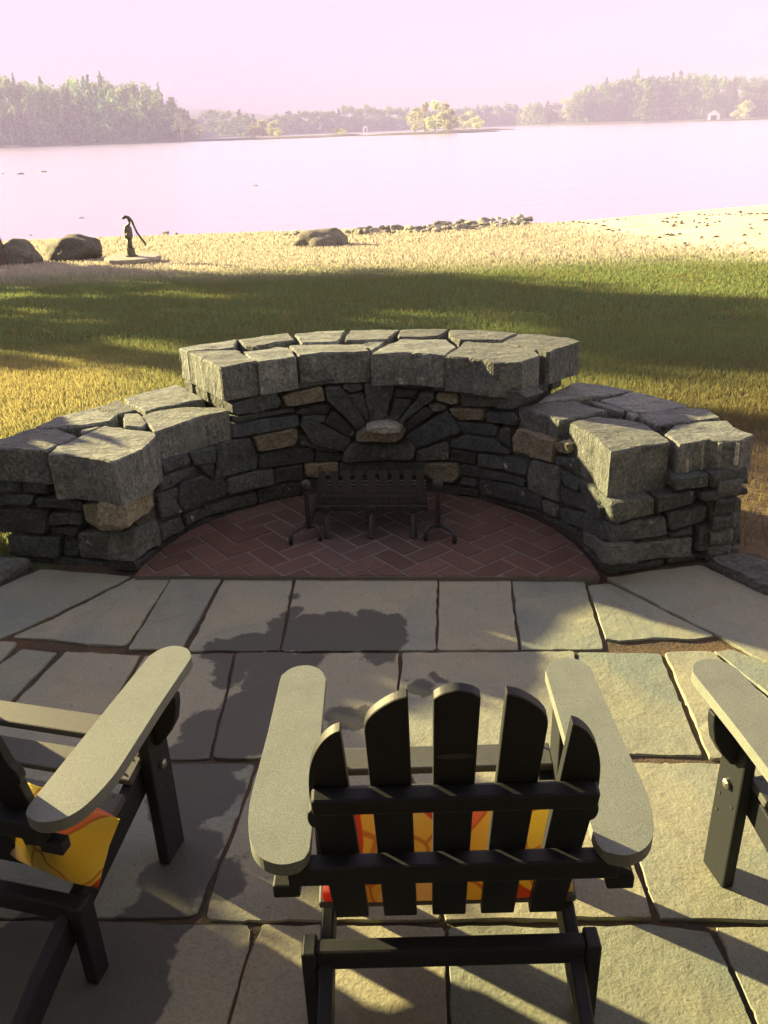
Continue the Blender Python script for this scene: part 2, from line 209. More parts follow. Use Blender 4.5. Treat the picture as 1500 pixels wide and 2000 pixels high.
FAR=[(-123.4,287.6,16.87,6.80,'m','L'),
(-122.1,293.8,16.30,4.95,'m','L'),
(-120.9,299.2,16.90,7.35,'m','L'),
(-118.1,299.8,19.79,6.42,'m','L'),
(-114.1,298.6,21.34,5.70,'m','L'),
(-109.6,297.3,18.99,7.03,'m','L'),
(-106.3,296.4,18.78,4.92,'m','L'),
(-101.9,295.1,18.76,7.47,'m','L'),
(-97.6,293.8,16.05,6.28,'m','L'),
(-94.2,294.5,16.42,6.69,'m','L'),
(-90.5,295.8,16.65,5.86,'m','L'),
(-87.8,296.7,19.75,5.72,'m','L'),
(-84.5,297.9,18.59,5.84,'m','L'),
(-81.6,298.9,16.41,5.80,'m','L'),
(-78.4,300.0,17.55,7.57,'m','L'),
(-75.8,300.9,14.35,5.04,'m','L'),
(-72.2,302.2,15.82,5.04,'m','L'),
(-69.5,303.1,14.32,5.56,'m','L'),
(-65.9,304.4,10.36,5.98,'m','L'),
(-62.8,305.5,8.91,5.36,'m','L'),
(-134.6,316.6,20.33,5.36,'m','L'),
(-133.3,324.1,23.08,7.13,'m','L'),
(-131.1,329.5,22.71,7.06,'m','L'),
(-127.1,328.3,22.87,5.67,'m','L'),
(-123.4,327.1,21.74,5.90,'m','L'),
(-119.8,326.0,20.30,6.58,'m','L'),
(-116.0,324.8,20.71,6.70,'m','L'),
(-111.9,323.5,21.53,5.46,'m','L'),
(-107.7,322.2,18.97,7.43,'m','L'),
(-103.4,322.6,19.69,5.66,'m','L'),
(-100.1,323.9,21.38,6.22,'m','L'),
(-96.8,325.2,18.80,8.21,'m','L'),
(-93.5,326.5,20.81,6.80,'m','L'),
(-90.3,327.7,20.97,6.53,'m','L'),
(-86.2,329.3,18.37,6.92,'m','L'),
(-83.0,330.5,20.68,7.77,'m','L'),
(-78.9,332.1,19.16,7.79,'m','L'),
(-75.1,333.6,16.88,6.61,'m','L'),
(-71.3,335.1,15.56,7.84,'m','L'),
(-67.4,336.6,11.08,7.52,'m','L'),
(-148.2,352.0,25.03,6.62,'m','L'),
(-147.3,360.4,24.01,8.04,'m','L'),
(-144.4,364.9,24.83,8.44,'m','L'),
(-138.9,363.1,24.92,8.82,'m','L'),
(-133.7,361.3,22.44,7.65,'m','L'),
(-128.9,359.6,24.27,8.95,'m','L'),
(-124.2,358.0,21.33,8.25,'m','L'),
(-120.1,356.6,20.87,8.02,'m','L'),
(-115.9,356.1,21.42,7.91,'m','L'),
(-111.9,357.8,23.70,7.33,'m','L'),
(-108.1,359.5,23.23,7.97,'m','L'),
(-105.0,360.8,22.48,6.16,'m','L'),
(-101.8,362.2,23.54,6.63,'m','L'),
(-98.7,363.6,22.42,8.00,'m','L'),
(-94.7,365.3,22.51,6.06,'m','L'),
(-91.0,366.9,21.77,6.46,'m','L'),
(-86.7,368.8,20.75,8.12,'m','L'),
(-83.4,370.2,18.85,8.04,'m','L'),
(-78.8,372.2,14.62,8.85,'m','L'),
(-74.6,374.0,11.36,8.18,'m','L'),
(-133.3,357.0,24.96,5.13,'p','L'),
(-100.8,357.3,24.27,5.14,'p','L'),
(-81.5,365.5,19.98,5.26,'p','L'),
(-101.7,293.9,16.10,7.16,'p','LF'),
(-106.0,293.1,11.52,4.87,'d','LF'),
(-58.9,285.1,8.68,4.10,'d','LF'),
(-59.9,306.5,6.27,4.07,'d','I1'),
(-58.1,313.4,4.86,3.47,'d','I1'),
(-94.7,519.5,10.53,9.65,'m','M'),
(-88.1,500.8,12.83,9.05,'m','M'),
(-83.3,486.9,13.53,7.75,'m','M'),
(-77.5,470.4,12.93,7.68,'m','M'),
(-71.5,453.5,11.53,6.81,'m','M'),
(-67.2,441.1,11.54,8.21,'m','M'),
(-62.8,428.5,8.67,7.81,'m','M'),
(-58.3,415.8,11.00,7.76,'m','M'),
(-54.2,404.2,10.13,5.77,'m','M'),
(-40.1,319.5,5.30,4.24,'d','I2'),
(-35.9,308.9,5.81,5.13,'d','I2'),
(-31.9,299.0,5.30,4.63,'d','I2'),
(-28.7,290.8,3.22,2.57,'d','I2'),
(-10.8,301.5,2.75,2.67,'d','I3'),
(-9.4,297.0,2.22,2.30,'d','I3'),
(14.4,298.7,8.35,4.96,'d','I4'),
(16.8,288.9,9.35,4.80,'d','I4'),
(19.3,278.7,9.33,5.25,'d','I4'),
(21.4,270.1,8.45,4.49,'d','I4'),
(22.7,264.7,6.82,2.93,'d','I4'),
(34.0,344.6,5.91,4.96,'d','I5'),
(35.9,332.4,6.43,5.15,'d','I5'),
(37.3,323.5,4.83,2.86,'d','I5'),
(-57.7,426.3,8.07,6.29,'m','F'),
(-56.3,429.0,7.85,5.71,'m','F'),
(-54.5,433.7,9.26,6.58,'m','F'),
(-52.9,437.1,7.44,5.66,'m','F'),
(-50.4,431.6,7.02,5.75,'m','F'),
(-48.8,437.5,8.20,6.88,'m','F'),
(-46.3,436.8,8.10,5.84,'m','F'),
(-44.5,441.6,9.60,6.69,'m','F'),
(-42.7,444.4,8.63,6.94,'m','F'),
(-41.0,445.3,9.59,8.08,'m','F'),
(-38.8,449.7,11.12,7.68,'m','F'),
(-36.7,451.0,9.45,7.19,'m','F'),
(-34.8,455.3,10.63,6.41,'m','F'),
(-31.8,449.2,11.03,7.85,'m','F'),
(-30.4,456.5,10.23,6.57,'m','F'),
(-28.4,456.8,9.84,5.55,'m','F'),
(-26.1,455.4,11.17,6.20,'m','F'),
(-24.2,456.6,10.40,5.29,'m','F'),
(-22.4,459.8,10.59,7.44,'m','F'),
(-20.5,459.6,10.14,8.63,'m','F'),
(-17.8,453.9,10.53,5.79,'m','F'),
(-15.8,464.0,11.16,5.61,'m','F'),
(-13.7,464.5,12.85,7.33,'m','F'),
(-11.3,457.9,11.48,5.21,'m','F'),
(-9.5,460.8,13.15,5.30,'m','F'),
(-7.2,465.5,11.07,5.63,'m','F'),
(-4.9,462.9,11.70,6.87,'m','F'),
(-2.2,466.2,13.03,7.67,'m','F'),
(-0.2,470.7,11.64,8.52,'m','F'),
(2.2,473.0,12.13,7.24,'m','F'),
(4.3,476.3,11.25,5.76,'m','F'),
(6.4,474.5,10.37,5.90,'m','F'),
(9.1,479.8,12.09,7.78,'m','F'),
(10.9,476.3,10.47,6.14,'m','F'),
(13.9,482.5,11.27,8.30,'m','F'),
(15.9,486.8,12.07,5.95,'m','F'),
(18.9,489.0,11.51,5.84,'m','F'),
(22.1,493.6,9.70,5.99,'m','F'),
(24.8,496.2,11.41,6.76,'m','F'),
(27.7,501.9,10.96,6.07,'m','F'),
(31.1,511.1,9.70,7.36,'m','F'),
(34.4,516.1,10.33,7.99,'m','F'),
(37.6,520.9,11.87,5.89,'m','F'),
(39.9,522.0,9.30,7.71,'m','F'),
(43.3,527.7,10.61,9.46,'m','F'),
(46.9,537.7,10.68,6.35,'m','F'),
(49.4,539.6,10.92,7.57,'m','F'),
(53.1,545.4,11.32,7.20,'m','F'),
(55.5,546.8,11.50,8.08,'m','F'),
(58.3,553.2,11.24,10.12,'m','F'),
(61.0,550.6,10.98,10.11,'m','F'),
(63.3,550.6,11.67,8.95,'m','F'),
(65.7,545.5,12.01,6.13,'m','F'),
(68.0,544.7,11.44,10.12,'m','F'),
(70.8,547.0,11.35,7.24,'m','F'),
(74.4,551.1,12.56,7.11,'m','F'),
(77.7,553.3,11.10,7.96,'m','F'),
(79.6,543.9,12.87,9.29,'m','F'),
(82.3,544.3,11.22,10.18,'m','F'),
(84.4,540.5,12.62,6.27,'m','F'),
(86.2,531.9,9.70,6.10,'m','F'),
(86.5,519.9,11.21,5.99,'m','F'),
(88.2,515.9,11.40,5.90,'m','F'),
(90.0,514.8,11.75,7.71,'m','F'),
(90.2,502.2,11.79,6.77,'m','F'),
(91.0,495.3,9.12,7.77,'m','F'),
(91.4,482.1,11.57,7.34,'m','F'),
(92.8,477.3,10.40,7.58,'m','F'),
(86.9,515.0,11.24,8.54,'d','RF'),
(91.1,509.6,11.54,9.57,'d','RF'),
(99.1,497.5,11.27,9.34,'d','RF'),
(102.9,489.4,12.84,9.73,'d','RF'),
(106.6,481.5,15.16,9.58,'d','RF'),
(101.3,461.0,13.97,7.94,'m','R'),
(106.0,460.5,18.14,7.38,'m','R'),
(109.6,460.2,14.10,7.38,'m','R'),
(113.3,459.8,18.94,6.44,'m','R'),
(117.4,459.3,17.99,6.34,'m','R'),
(121.7,458.2,20.68,7.24,'m','R'),
(125.1,455.7,20.53,7.31,'m','R'),
(129.0,452.9,18.26,8.63,'m','R'),
(132.8,450.1,19.55,9.22,'m','R'),
(136.4,447.4,17.09,8.71,'m','R'),
(139.6,445.1,18.53,6.42,'m','R'),
(142.8,444.1,20.84,8.55,'m','R'),
(146.9,444.7,19.34,8.09,'m','R'),
(150.5,445.2,21.47,7.31,'m','R'),
(155.5,445.9,16.80,6.83,'m','R'),
(159.8,446.6,19.53,5.97,'m','R'),
(164.4,447.2,16.54,6.31,'m','R'),
(168.8,447.8,18.46,7.71,'m','R'),
(174.0,448.6,17.97,7.21,'m','R'),
(179.1,449.3,17.42,7.71,'m','R'),
(184.0,450.0,15.04,9.83,'m','R'),
(188.7,450.7,16.27,7.65,'m','R'),
(192.5,451.2,15.77,8.29,'m','R'),
(195.6,448.7,14.45,6.81,'m','R'),
(198.1,445.5,15.73,7.32,'m','R'),
(201.0,441.9,15.93,6.83,'m','R'),
(112.3,503.9,17.49,10.47,'m','R'),
(117.1,503.3,19.45,7.31,'m','R'),
(122.3,502.7,19.65,6.83,'m','R'),
(126.3,502.3,21.74,9.85,'m','R'),
(131.6,501.7,22.24,10.19,'m','R'),
(135.2,498.8,21.34,10.42,'m','R'),
(139.2,495.6,21.85,8.22,'m','R'),
(142.3,493.0,23.14,9.09,'m','R'),
(145.6,490.3,23.32,7.88,'m','R'),
(148.7,487.8,23.36,8.12,'m','R'),
(152.3,484.9,21.72,8.14,'m','R'),
(157.4,484.2,21.12,10.38,'m','R'),
(162.6,485.0,21.49,8.73,'m','R'),
(167.9,485.8,22.42,8.99,'m','R'),
(173.0,486.6,21.73,7.68,'m','R'),
(177.2,487.3,23.15,7.99,'m','R'),
(182.1,488.0,20.66,9.55,'m','R'),
(186.7,488.7,19.61,7.67,'m','R'),
(191.9,489.5,22.08,9.75,'m','R'),
(197.1,490.3,18.44,10.39,'m','R'),
(202.4,491.1,18.33,9.72,'m','R'),
(207.5,491.9,20.03,8.77,'m','R'),
(212.3,490.7,19.38,10.74,'m','R'),
(215.1,486.6,18.41,6.47,'m','R'),
(217.8,482.7,18.76,9.19,'m','R'),
(125.6,555.4,18.84,10.37,'m','R'),
(130.5,554.8,22.41,10.73,'m','R'),
(135.7,554.2,20.60,9.18,'m','R'),
(141.4,553.4,23.56,8.83,'m','R'),
(145.9,552.4,22.72,11.70,'m','R'),
(149.5,549.0,23.54,11.00,'m','R'),
(153.3,545.6,26.65,9.96,'m','R'),
(157.8,541.4,23.63,10.66,'m','R'),
(161.6,537.9,25.08,9.64,'m','R'),
(166.1,533.8,25.19,8.40,'m','R'),
(170.6,531.5,22.38,7.93,'m','R'),
(175.0,532.2,25.52,9.70,'m','R'),
(180.5,533.2,25.12,7.96,'m','R'),
(186.0,534.1,23.21,10.34,'m','R'),
(191.8,535.1,25.31,9.39,'m','R'),
(197.8,536.1,21.71,8.62,'m','R'),
(203.8,537.1,22.49,11.52,'m','R'),
(208.7,537.9,21.80,11.13,'m','R'),
(214.1,538.8,23.57,8.06,'m','R'),
(218.8,539.6,23.12,7.88,'m','R'),
(224.5,540.6,22.51,10.79,'m','R'),
(230.4,541.6,19.15,11.03,'m','R'),
(234.4,538.1,18.21,11.68,'m','R'),
(237.4,533.0,17.58,7.55,'m','R'),
(239.8,528.8,20.62,7.98,'m','R'),
(169.1,596.1,30.61,9.22,'p','R'),
(124.6,419.5,17.39,9.27,'p','RF'),
(117.2,463.4,17.80,10.24,'p','RF'),
(164.3,412.4,6.61,5.47,'d','I6'),
(162.0,399.9,8.40,6.19,'d','I6')]
ISL=[(-56.613,294.677,14.008),(-29.848,276.817,24.029),(-9.378,285.597,7.068),(16.872,270.61,21.396),(33.232,316.385,16.62),(151.654,377.277,19.506)]
SHORE=[(-123.989,285.199),(-117.356,292.321),(-91.754,278.414),(-55.208,282.387),(-76.106,399.038),(-54.426,419.153),(-40.021,439.268),(-6.204,453.348),(19.954,479.497),(51.982,536.475),(81.633,536.475),(87.058,443.188),(94.086,430.47),(111.185,423.05),(132.509,416.522),(178.582,416.522),(189.174,404.658)]
BOATHOUSE=(145.261,393.004)  # m/px 0.217
GAP_HOUSE=[(-2.945,453.348),(76.513,531.795),(80.835,521.738)] # 0.251
LAKEROCK=[(-6.239,48.143,0.136),(-28.821,74.862,0.294),(-30.802,76.153,0.213),(-27.895,77.591,0.348),(-10.591,32.403,0.093),(-2.131,30.391,0.035)]
RIPRAP=[(-2.675,23.583,-0.885,0.046),(-2.379,23.531,-0.882,0.08),(-2.218,23.451,-0.879,0.054),(-2.08,23.743,-0.893,0.079),(-1.948,23.607,-0.886,0.073),(-1.799,23.714,-0.891,0.063),(-1.675,23.769,-0.894,0.046),(-1.565,23.563,-0.884,0.064),(-1.346,23.812,-0.896,0.075),(-1.145,23.552,-0.883,0.045),(-0.958,23.45,-0.879,0.046),(-0.821,23.229,-0.868,0.044),(-0.706,23.419,-0.877,0.077),(-0.407,23.026,-0.858,0.109),(-0.425,23.954,-0.903,0.112),(-0.252,23.347,-0.874,0.115),(-0.325,24.444,-0.926,0.09),(-0.161,24.715,-0.939,0.116),(-0.003,23.655,-0.888,0.114),(0.216,24.471,-0.927,0.085),(0.343,23.185,-0.866,0.098),(0.359,24.597,-0.933,0.085),(0.513,23.092,-0.862,0.073),(0.554,24.405,-0.924,0.105),(0.696,24.232,-0.916,0.097),(0.924,22.961,-0.855,0.08),(0.973,23.934,-0.902,0.115),(1.111,23.326,-0.873,0.065),(1.155,23.883,-0.899,0.084),(1.275,22.985,-0.856,0.067),(1.341,24.061,-0.908,0.074),(1.416,23.372,-0.875,0.079),(1.444,23.673,-0.889,0.076),(1.536,24.925,-0.949,0.108),(1.603,22.996,-0.857,0.081),(1.676,24.37,-0.922,0.078),(1.771,25.325,-0.968,0.118),(1.693,23.592,-0.885,0.102),(1.82,24.689,-0.938,0.067),(1.902,25.386,-0.971,0.117),(1.855,23.6,-0.886,0.101),(1.908,24.243,-0.916,0.076),(2.075,25.854,-0.993,0.071),(1.983,23.8,-0.895,0.087),(2.073,24.131,-0.911,0.103),(2.125,25.542,-0.978,0.116),(2.167,23.694,-0.89,0.078),(2.144,24.384,-0.923,0.093),(2.373,25.769,-0.989,0.076),(2.199,23.253,-0.869,0.072),(2.329,24.852,-0.945,0.069),(2.454,25.764,-0.989,0.106),(2.354,23.73,-0.892,0.1),(2.489,24.733,-0.94,0.117),(2.604,26.254,-1.012,0.098),(2.595,23.753,-0.893,0.098),(2.64,24.673,-0.937,0.112),(2.824,26.557,-1.027,0.085),(2.774,24.112,-0.91,0.098),(2.804,24.621,-0.934,0.071),(3.023,26.42,-1.02,0.075),(2.917,23.971,-0.903,0.065),(3.088,25.269,-0.965,0.103),(3.226,26.659,-1.031,0.094),(3.047,24.582,-0.932,0.105),(3.131,24.969,-0.951,0.069),(3.359,26.911,-1.043,0.128),(3.28,24.285,-0.918,0.069),(3.417,25.738,-0.988,0.068),(3.594,26.948,-1.045,0.077),(3.403,24.023,-0.906,0.088),(3.494,25.369,-0.97,0.073),(3.816,27.329,-1.063,0.133),(3.613,24.778,-0.942,0.096),(3.822,25.782,-0.99,0.079),(3.883,26.587,-1.028,0.092),(3.846,24.837,-0.945,0.111),(4.016,26.254,-1.012,0.071),(4.211,27.202,-1.057,0.098),(4.004,24.856,-0.946,0.081),(4.253,26.296,-1.014,0.097),(4.408,27.252,-1.06,0.079),(4.132,24.747,-0.94,0.07),(4.463,26.526,-1.025,0.079),(4.527,27.61,-1.077,0.111),(4.296,24.962,-0.951,0.071),(4.627,26.607,-1.029,0.091),(4.712,27.493,-1.071,0.079),(-6.118,26.073,-1.003,0.075),(-5.726,25.656,-0.984,0.059),(-3.423,24.297,-0.919,0.042),(-10.505,27.124,-1.054,0.063),(-10.033,27.119,-1.053,0.047)]
DRILL=[(1.227,3.17,0.466,1.232,3.172,0.396),(1.291,3.195,0.518,1.299,3.198,0.397),(1.36,3.183,0.52,1.363,3.181,0.414),(1.424,3.168,0.523,1.427,3.167,0.429)]
CX, CY, RAD = -.10, 3.018, .978          # centre and radius of the curved fireplace wall

# ------------------------------------------------------------------ materials
class NT:
    def __init__(s, name):
        s.m = bpy.data.materials.new(name); s.m.use_nodes = True; s.t = s.m.node_tree; s.t.nodes.clear()
        s.out = s.t.nodes.new('ShaderNodeOutputMaterial')
    def n(s, typ, props=None, **inp):
        nd = s.t.nodes.new('ShaderNode'+typ)
        for k, v in (props or {}).items(): setattr(nd, k, v)
        for k, v in inp.items():
            sock = nd.inputs[int(k[1:])] if k[0] == '_' and k[1:].isdigit() else nd.inputs[k.replace('_', ' ')]
            s.set(sock, v)
        return nd
    def set(s, sock, v):
        if isinstance(v, bpy.types.NodeSocket): s.t.links.new(v, sock)
        elif isinstance(v, bpy.types.Node): s.t.links.new(v.outputs[0], sock)
        elif isinstance(v, (tuple, list)) and sock.type == 'RGBA' and len(v) == 3: sock.default_value = (*v, 1)
        else: sock.default_value = v
    def pos(s): return s.n('NewGeometry').outputs['Position']
    def obj(s): return s.n('TexCoord').outputs['Object']
    def noise(s, vec, scale, detail=4, rough=.55, dist=0): return s.n('TexNoise', Vector=vec, Scale=scale, Detail=detail, Roughness=rough, Distortion=dist).outputs['Fac']
    def ramp(s, fac, *stops):
        nd = s.n('ValToRGB', Fac=fac); cr = nd.color_ramp
        while len(cr.elements) > len(stops): cr.elements.remove(cr.elements[-1])
        while len(cr.elements) < len(stops): cr.elements.new(.5)
        for e, (p, c) in zip(cr.elements, stops):
            e.position = p; e.color = (*c, 1) if isinstance(c, tuple) else (c, c, c, 1)
        return nd.outputs[0]
    def mix(s, f, a, b, mode='MIX'):
        nd = s.n('Mix', dict(data_type='RGBA', blend_type=mode)); s.set(nd.inputs[0], f); s.set(nd.inputs[6], a); s.set(nd.inputs[7], b); return nd.outputs[2]
    def math(s, op, a, b=0., c=None):
        nd = s.n('Math', dict(operation=op)); s.set(nd.inputs[0], a); s.set(nd.inputs[1], b)
        if c is not None: s.set(nd.inputs[2], c)
        return nd.outputs[0]
    def vmul(s, v, k):
        nd = s.n('VectorMath', dict(operation='MULTIPLY')); s.set(nd.inputs[0], v); s.set(nd.inputs[1], k); return nd.outputs[0]
    def bump(s, h, strength=.5, dist=.01, normal=None):
        nd = s.n('Bump', Height=h, Strength=strength, Distance=dist)
        if normal is not None: s.set(nd.inputs['Normal'], normal)
        return nd.outputs[0]
    def bsdf(s, col_, rough=.8, normal=None, **kw):
        nd = s.n('BsdfPrincipled', Base_Color=col_, Roughness=rough)
        if normal is not None: s.set(nd.inputs['Normal'], normal)
        for k, v in kw.items(): s.set(nd.inputs[k.replace('_', ' ')], v)
        return nd
    def done(s, shader):
        s.t.links.new(shader.outputs[0] if isinstance(shader, bpy.types.Node) else shader, s.out.inputs[0]); return s.m

def rnd_value(k, amount=.25):
    r = k.n('ObjectInfo').outputs['Random']
    return k.math('MULTIPLY_ADD', r, 2*amount, 1-amount), r

def stone_mat(name, c1, c2, c3, lichen=(.42, .42, .36), lic=.62, bump=1.0, scale=1.0, streak=(1, 1, 1)):
    k = NT(name); p = k.vmul(k.pos(), streak); v, r = rnd_value(k, .32)
    off = k.n('VectorMath', dict(operation='ADD')); k.set(off.inputs[0], p); cmb = k.n('CombineXYZ', X=k.math('MULTIPLY', r, 9.), Y=k.math('MULTIPLY', r, 5.)); k.set(off.inputs[1], cmb); p = off.outputs[0]
    big = k.noise(p, 7*scale, 5, .6, .4); fine = k.noise(p, 60*scale, 6, .7); mid = k.noise(p, 22*scale, 5, .65, .6)
    c = k.mix(k.ramp(big, (.35, 0.), (.65, 1.)), c1, c2)
    c = k.mix(k.ramp(mid, (.48, 0.), (.72, .8)), c, c3)
    c = k.mix(k.ramp(fine, (.32, .35), (.60, 1.)), (0, 0, 0), c)
    c = k.mix(k.ramp(k.noise(p, 14*scale, 7, .75, .3), (lic, 0.), (lic+.06, .75)), c, lichen)
    hsv = k.n('HueSaturation', Color=c, Value=v)
    h = k.math('ADD', k.math('MULTIPLY', mid, .7), k.math('MULTIPLY', fine, .25)); h = k.math('ADD', h, k.math('MULTIPLY', big, .6))
    return k.done(k.bsdf(hsv.outputs[0], k.ramp(fine, (.3, .95), (.8, .7)), k.bump(h, .95*bump, .035)))

M = {}
M['cap'] = stone_mat('cap stone', (.215, .245, .225), (.115, .135, .132), (.31, .33, .285), bump=1.1, streak=(1, 2.2, 1))
M['d'] = stone_mat('dark wall stone', (.060, .080, .078), (.044, .058, .062), (.10, .115, .10))
M['m'] = stone_mat('grey wall stone', (.105, .125, .108), (.065, .080, .078), (.15, .165, .135))
M['b'] = stone_mat('blue grey wall stone', (.060, .080, .095), (.046, .060, .072), (.09, .105, .11))
M['t'] = stone_mat('tan wall stone', (.28, .26, .17), (.20, .19, .125), (.32, .30, .21), lic=.66)
M['boulder'] = stone_mat('boulder stone', (.19, .185, .14), (.12, .115, .09), (.24, .23, .18), scale=.8, bump=1.2)
M['riprap'] = stone_mat('shore rock', (.38, .37, .30), (.24, .24, .19), (.46, .44, .37), scale=.6)
M['pale'] = stone_mat('pale quartz stone', (.46, .47, .40), (.36, .38, .33), (.55, .55, .47))  # drill marks, and the painted sunlit top of the keystone
k = NT('dark mortar'); f = k.noise(k.pos(), 90, 4); M['mortar'] = k.done(k.bsdf(k.ramp(f, (.3, (.035, .034, .03)), (.7, (.075, .072, .06))), .95, k.bump(f, .6, .01)))

def wet_shade_mask(k, p):
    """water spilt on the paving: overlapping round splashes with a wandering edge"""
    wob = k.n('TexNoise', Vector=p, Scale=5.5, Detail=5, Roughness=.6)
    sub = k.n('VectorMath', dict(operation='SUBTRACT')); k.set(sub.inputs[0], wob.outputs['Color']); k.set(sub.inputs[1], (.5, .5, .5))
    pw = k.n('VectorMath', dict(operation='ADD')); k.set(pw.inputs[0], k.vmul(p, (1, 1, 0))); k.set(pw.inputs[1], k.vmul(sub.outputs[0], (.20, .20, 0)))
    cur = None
    for x, y, r in STAIN_SHADE:
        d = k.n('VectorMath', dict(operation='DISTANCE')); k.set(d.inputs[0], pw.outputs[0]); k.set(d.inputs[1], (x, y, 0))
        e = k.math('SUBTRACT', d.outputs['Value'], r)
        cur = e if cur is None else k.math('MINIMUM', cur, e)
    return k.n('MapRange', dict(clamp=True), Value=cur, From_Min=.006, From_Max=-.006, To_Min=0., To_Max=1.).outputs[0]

def flag_mat():
    k = NT('flagstone'); p = k.pos(); v, r = rnd_value(k, .12)
    off = k.n('VectorMath', dict(operation='ADD')); k.set(off.inputs[0], p); cmb = k.n('CombineXYZ', X=k.math('MULTIPLY', r, 7.), Y=k.math('MULTIPLY', r, 11.), Z=r); k.set(off.inputs[1], cmb); q = off.outputs[0]
    big = k.noise(q, 2.6, 5, .6, .5); mid = k.noise(q, 16, 6, .65, .3); fine = k.noise(q, 140, 4, .7)
    c = k.mix(k.ramp(big, (.35, 0.), (.65, 1.)), (.168, .212, .184), (.252, .266, .188))
    c = k.mix(k.ramp(k.noise(q, 5.5, 6, .7, .8), (.52, 0.), (.74, .65)), c, (.155, .15, .105))
    c = k.mix(k.ramp(r, (.4, 0.), (.9, .5)), c, (.285, .255, .155))
    c = k.mix(k.ramp(fine, (.28, .6), (.6, 1.)), (.03, .027, .02), c)
    c = k.mix(k.ramp(k.noise(q, 38, 3, .5), (.70, 0.), (.74, .5)), c, (.08, .07, .05))
    wet_shade = wet_shade_mask(k, p)
    c = k.mix(k.math('MULTIPLY', wet_shade, .88), c, (.030, .033, .025))
    hsv = k.n('HueSaturation', Color=c, Value=v)
    # cleft layers: shallow terraces plus grain
    ter = k.noise(q, 4.2, 7, .62, 1.2)
    st = k.math('MULTIPLY', k.math('FLOOR', k.math('MULTIPLY', ter, 9.)), .09)
    h = k.math('ADD', k.math('MULTIPLY', st, .42), k.math('MULTIPLY', mid, .16)); h = k.math('ADD', h, k.math('MULTIPLY', fine, .06))
    h = k.math('ADD', h, k.math('MULTIPLY', k.noise(q, 45, 4, .6), .10))
    rough = k.math('MULTIPLY_ADD', wet_shade, -.2, .85)
    return k.done(k.bsdf(hsv.outputs[0], rough, k.bump(h, .75, .028)))
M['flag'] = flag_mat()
k = NT('joint sand'); p = k.pos(); f = k.noise(p, 55, 5, .7); g = k.noise(p, 3, 4)
c = k.mix(k.ramp(g, (.4, 0.), (.6, 1.)), (.045, .038, .026), (.10, .062, .028)); c = k.mix(k.ramp(f, (.3, .4), (.65, 1.)), (.02, .016, .01), c)
M['joint'] = k.done(k.bsdf(c, .95, k.bump(f, .8, .015)))
k = NT('red brick'); p = k.pos(); v, r = rnd_value(k, .3); f = k.noise(p, 70, 5, .7); g = k.noise(p, 9, 5, .6)
c = k.mix(k.ramp(r, (0., 0.), (1., 1.)), (.102, .049, .033), (.078, .043, .033)); c = k.mix(k.ramp(g, (.5, 0.), (.75, .6)), c, (.12, .07, .055)); c = k.mix(k.ramp(f, (.3, .6), (.6, 1.)), (.03, .02, .015), c)
d = k.n('VectorMath', dict(operation='DISTANCE')); k.set(d.inputs[0], p); k.set(d.inputs[1], (-.06, 3.58, .03))
soot = k.n('MapRange', dict(clamp=True), Value=k.math('ADD', d.outputs['Value'], k.math('MULTIPLY', g, .35)), From_Min=.75, From_Max=.30, To_Max=.75).outputs[0]
c = k.mix(soot, c, (.022, .02, .019))
hsv = k.n('HueSaturation', Color=c, Value=v); M['brick'] = k.done(k.bsdf(hsv.outputs[0], .85, k.bump(f, .5, .006)))
k = NT('brick mortar'); f = k.noise(k.pos(), 80, 4); M['brickmortar'] = k.done(k.bsdf(k.ramp(f, (.3, (.085, .080, .068)), (.7, (.14, .13, .11))), .95, k.bump(f, .4, .006)))
k = NT('black iron'); p = k.pos(); f = k.noise(p, 40, 5, .65)
c = k.ramp(f, (.35, (.016, .017, .019)), (.7, (.034, .030, .027))); M['iron'] = k.done(k.bsdf(c, .55, k.bump(f, .25, .004), Metallic=.35))
def plastic(name, a, b, rough):
    k = NT(name); p = k.obj(); f = k.noise(p, 420, 2, .6); g = k.noise(p, 9, 5, .65); h = k.noise(p, 160, 3)
    c = k.mix(k.ramp(f, (.38, 0.), (.62, 1.)), a, b); c = k.mix(k.ramp(g, (.45, 0.), (.8, .35)), c, tuple(.55*x for x in a))
    return k.done(k.bsdf(c, k.math('MULTIPLY_ADD', g, .15, rough), k.bump(k.math('ADD', f, h), .25, .0012), Specular_IOR_Level=.3))
M['plastic'] = plastic('charcoal plastic lumber', (.006, .009, .013), (.013, .016, .019), .5)
M['faded'] = plastic('sun faded plastic lumber', (.116, .137, .122), (.19, .21, .182), .5)  # light on the arm tops painted as a paler copy of the plastic
M['semi'] = plastic('weathered plastic lumber', (.060, .066, .060), (.10, .105, .095), .5)  # softer light on the seat slats painted into the plastic colour
k = NT('steel bolt'); M['bolt'] = k.done(k.bsdf((.25, .24, .22), .4, Metallic=.8))
k = NT('dull emblem'); M['emblem'] = k.done(k.bsdf((.035, .036, .034), .45))

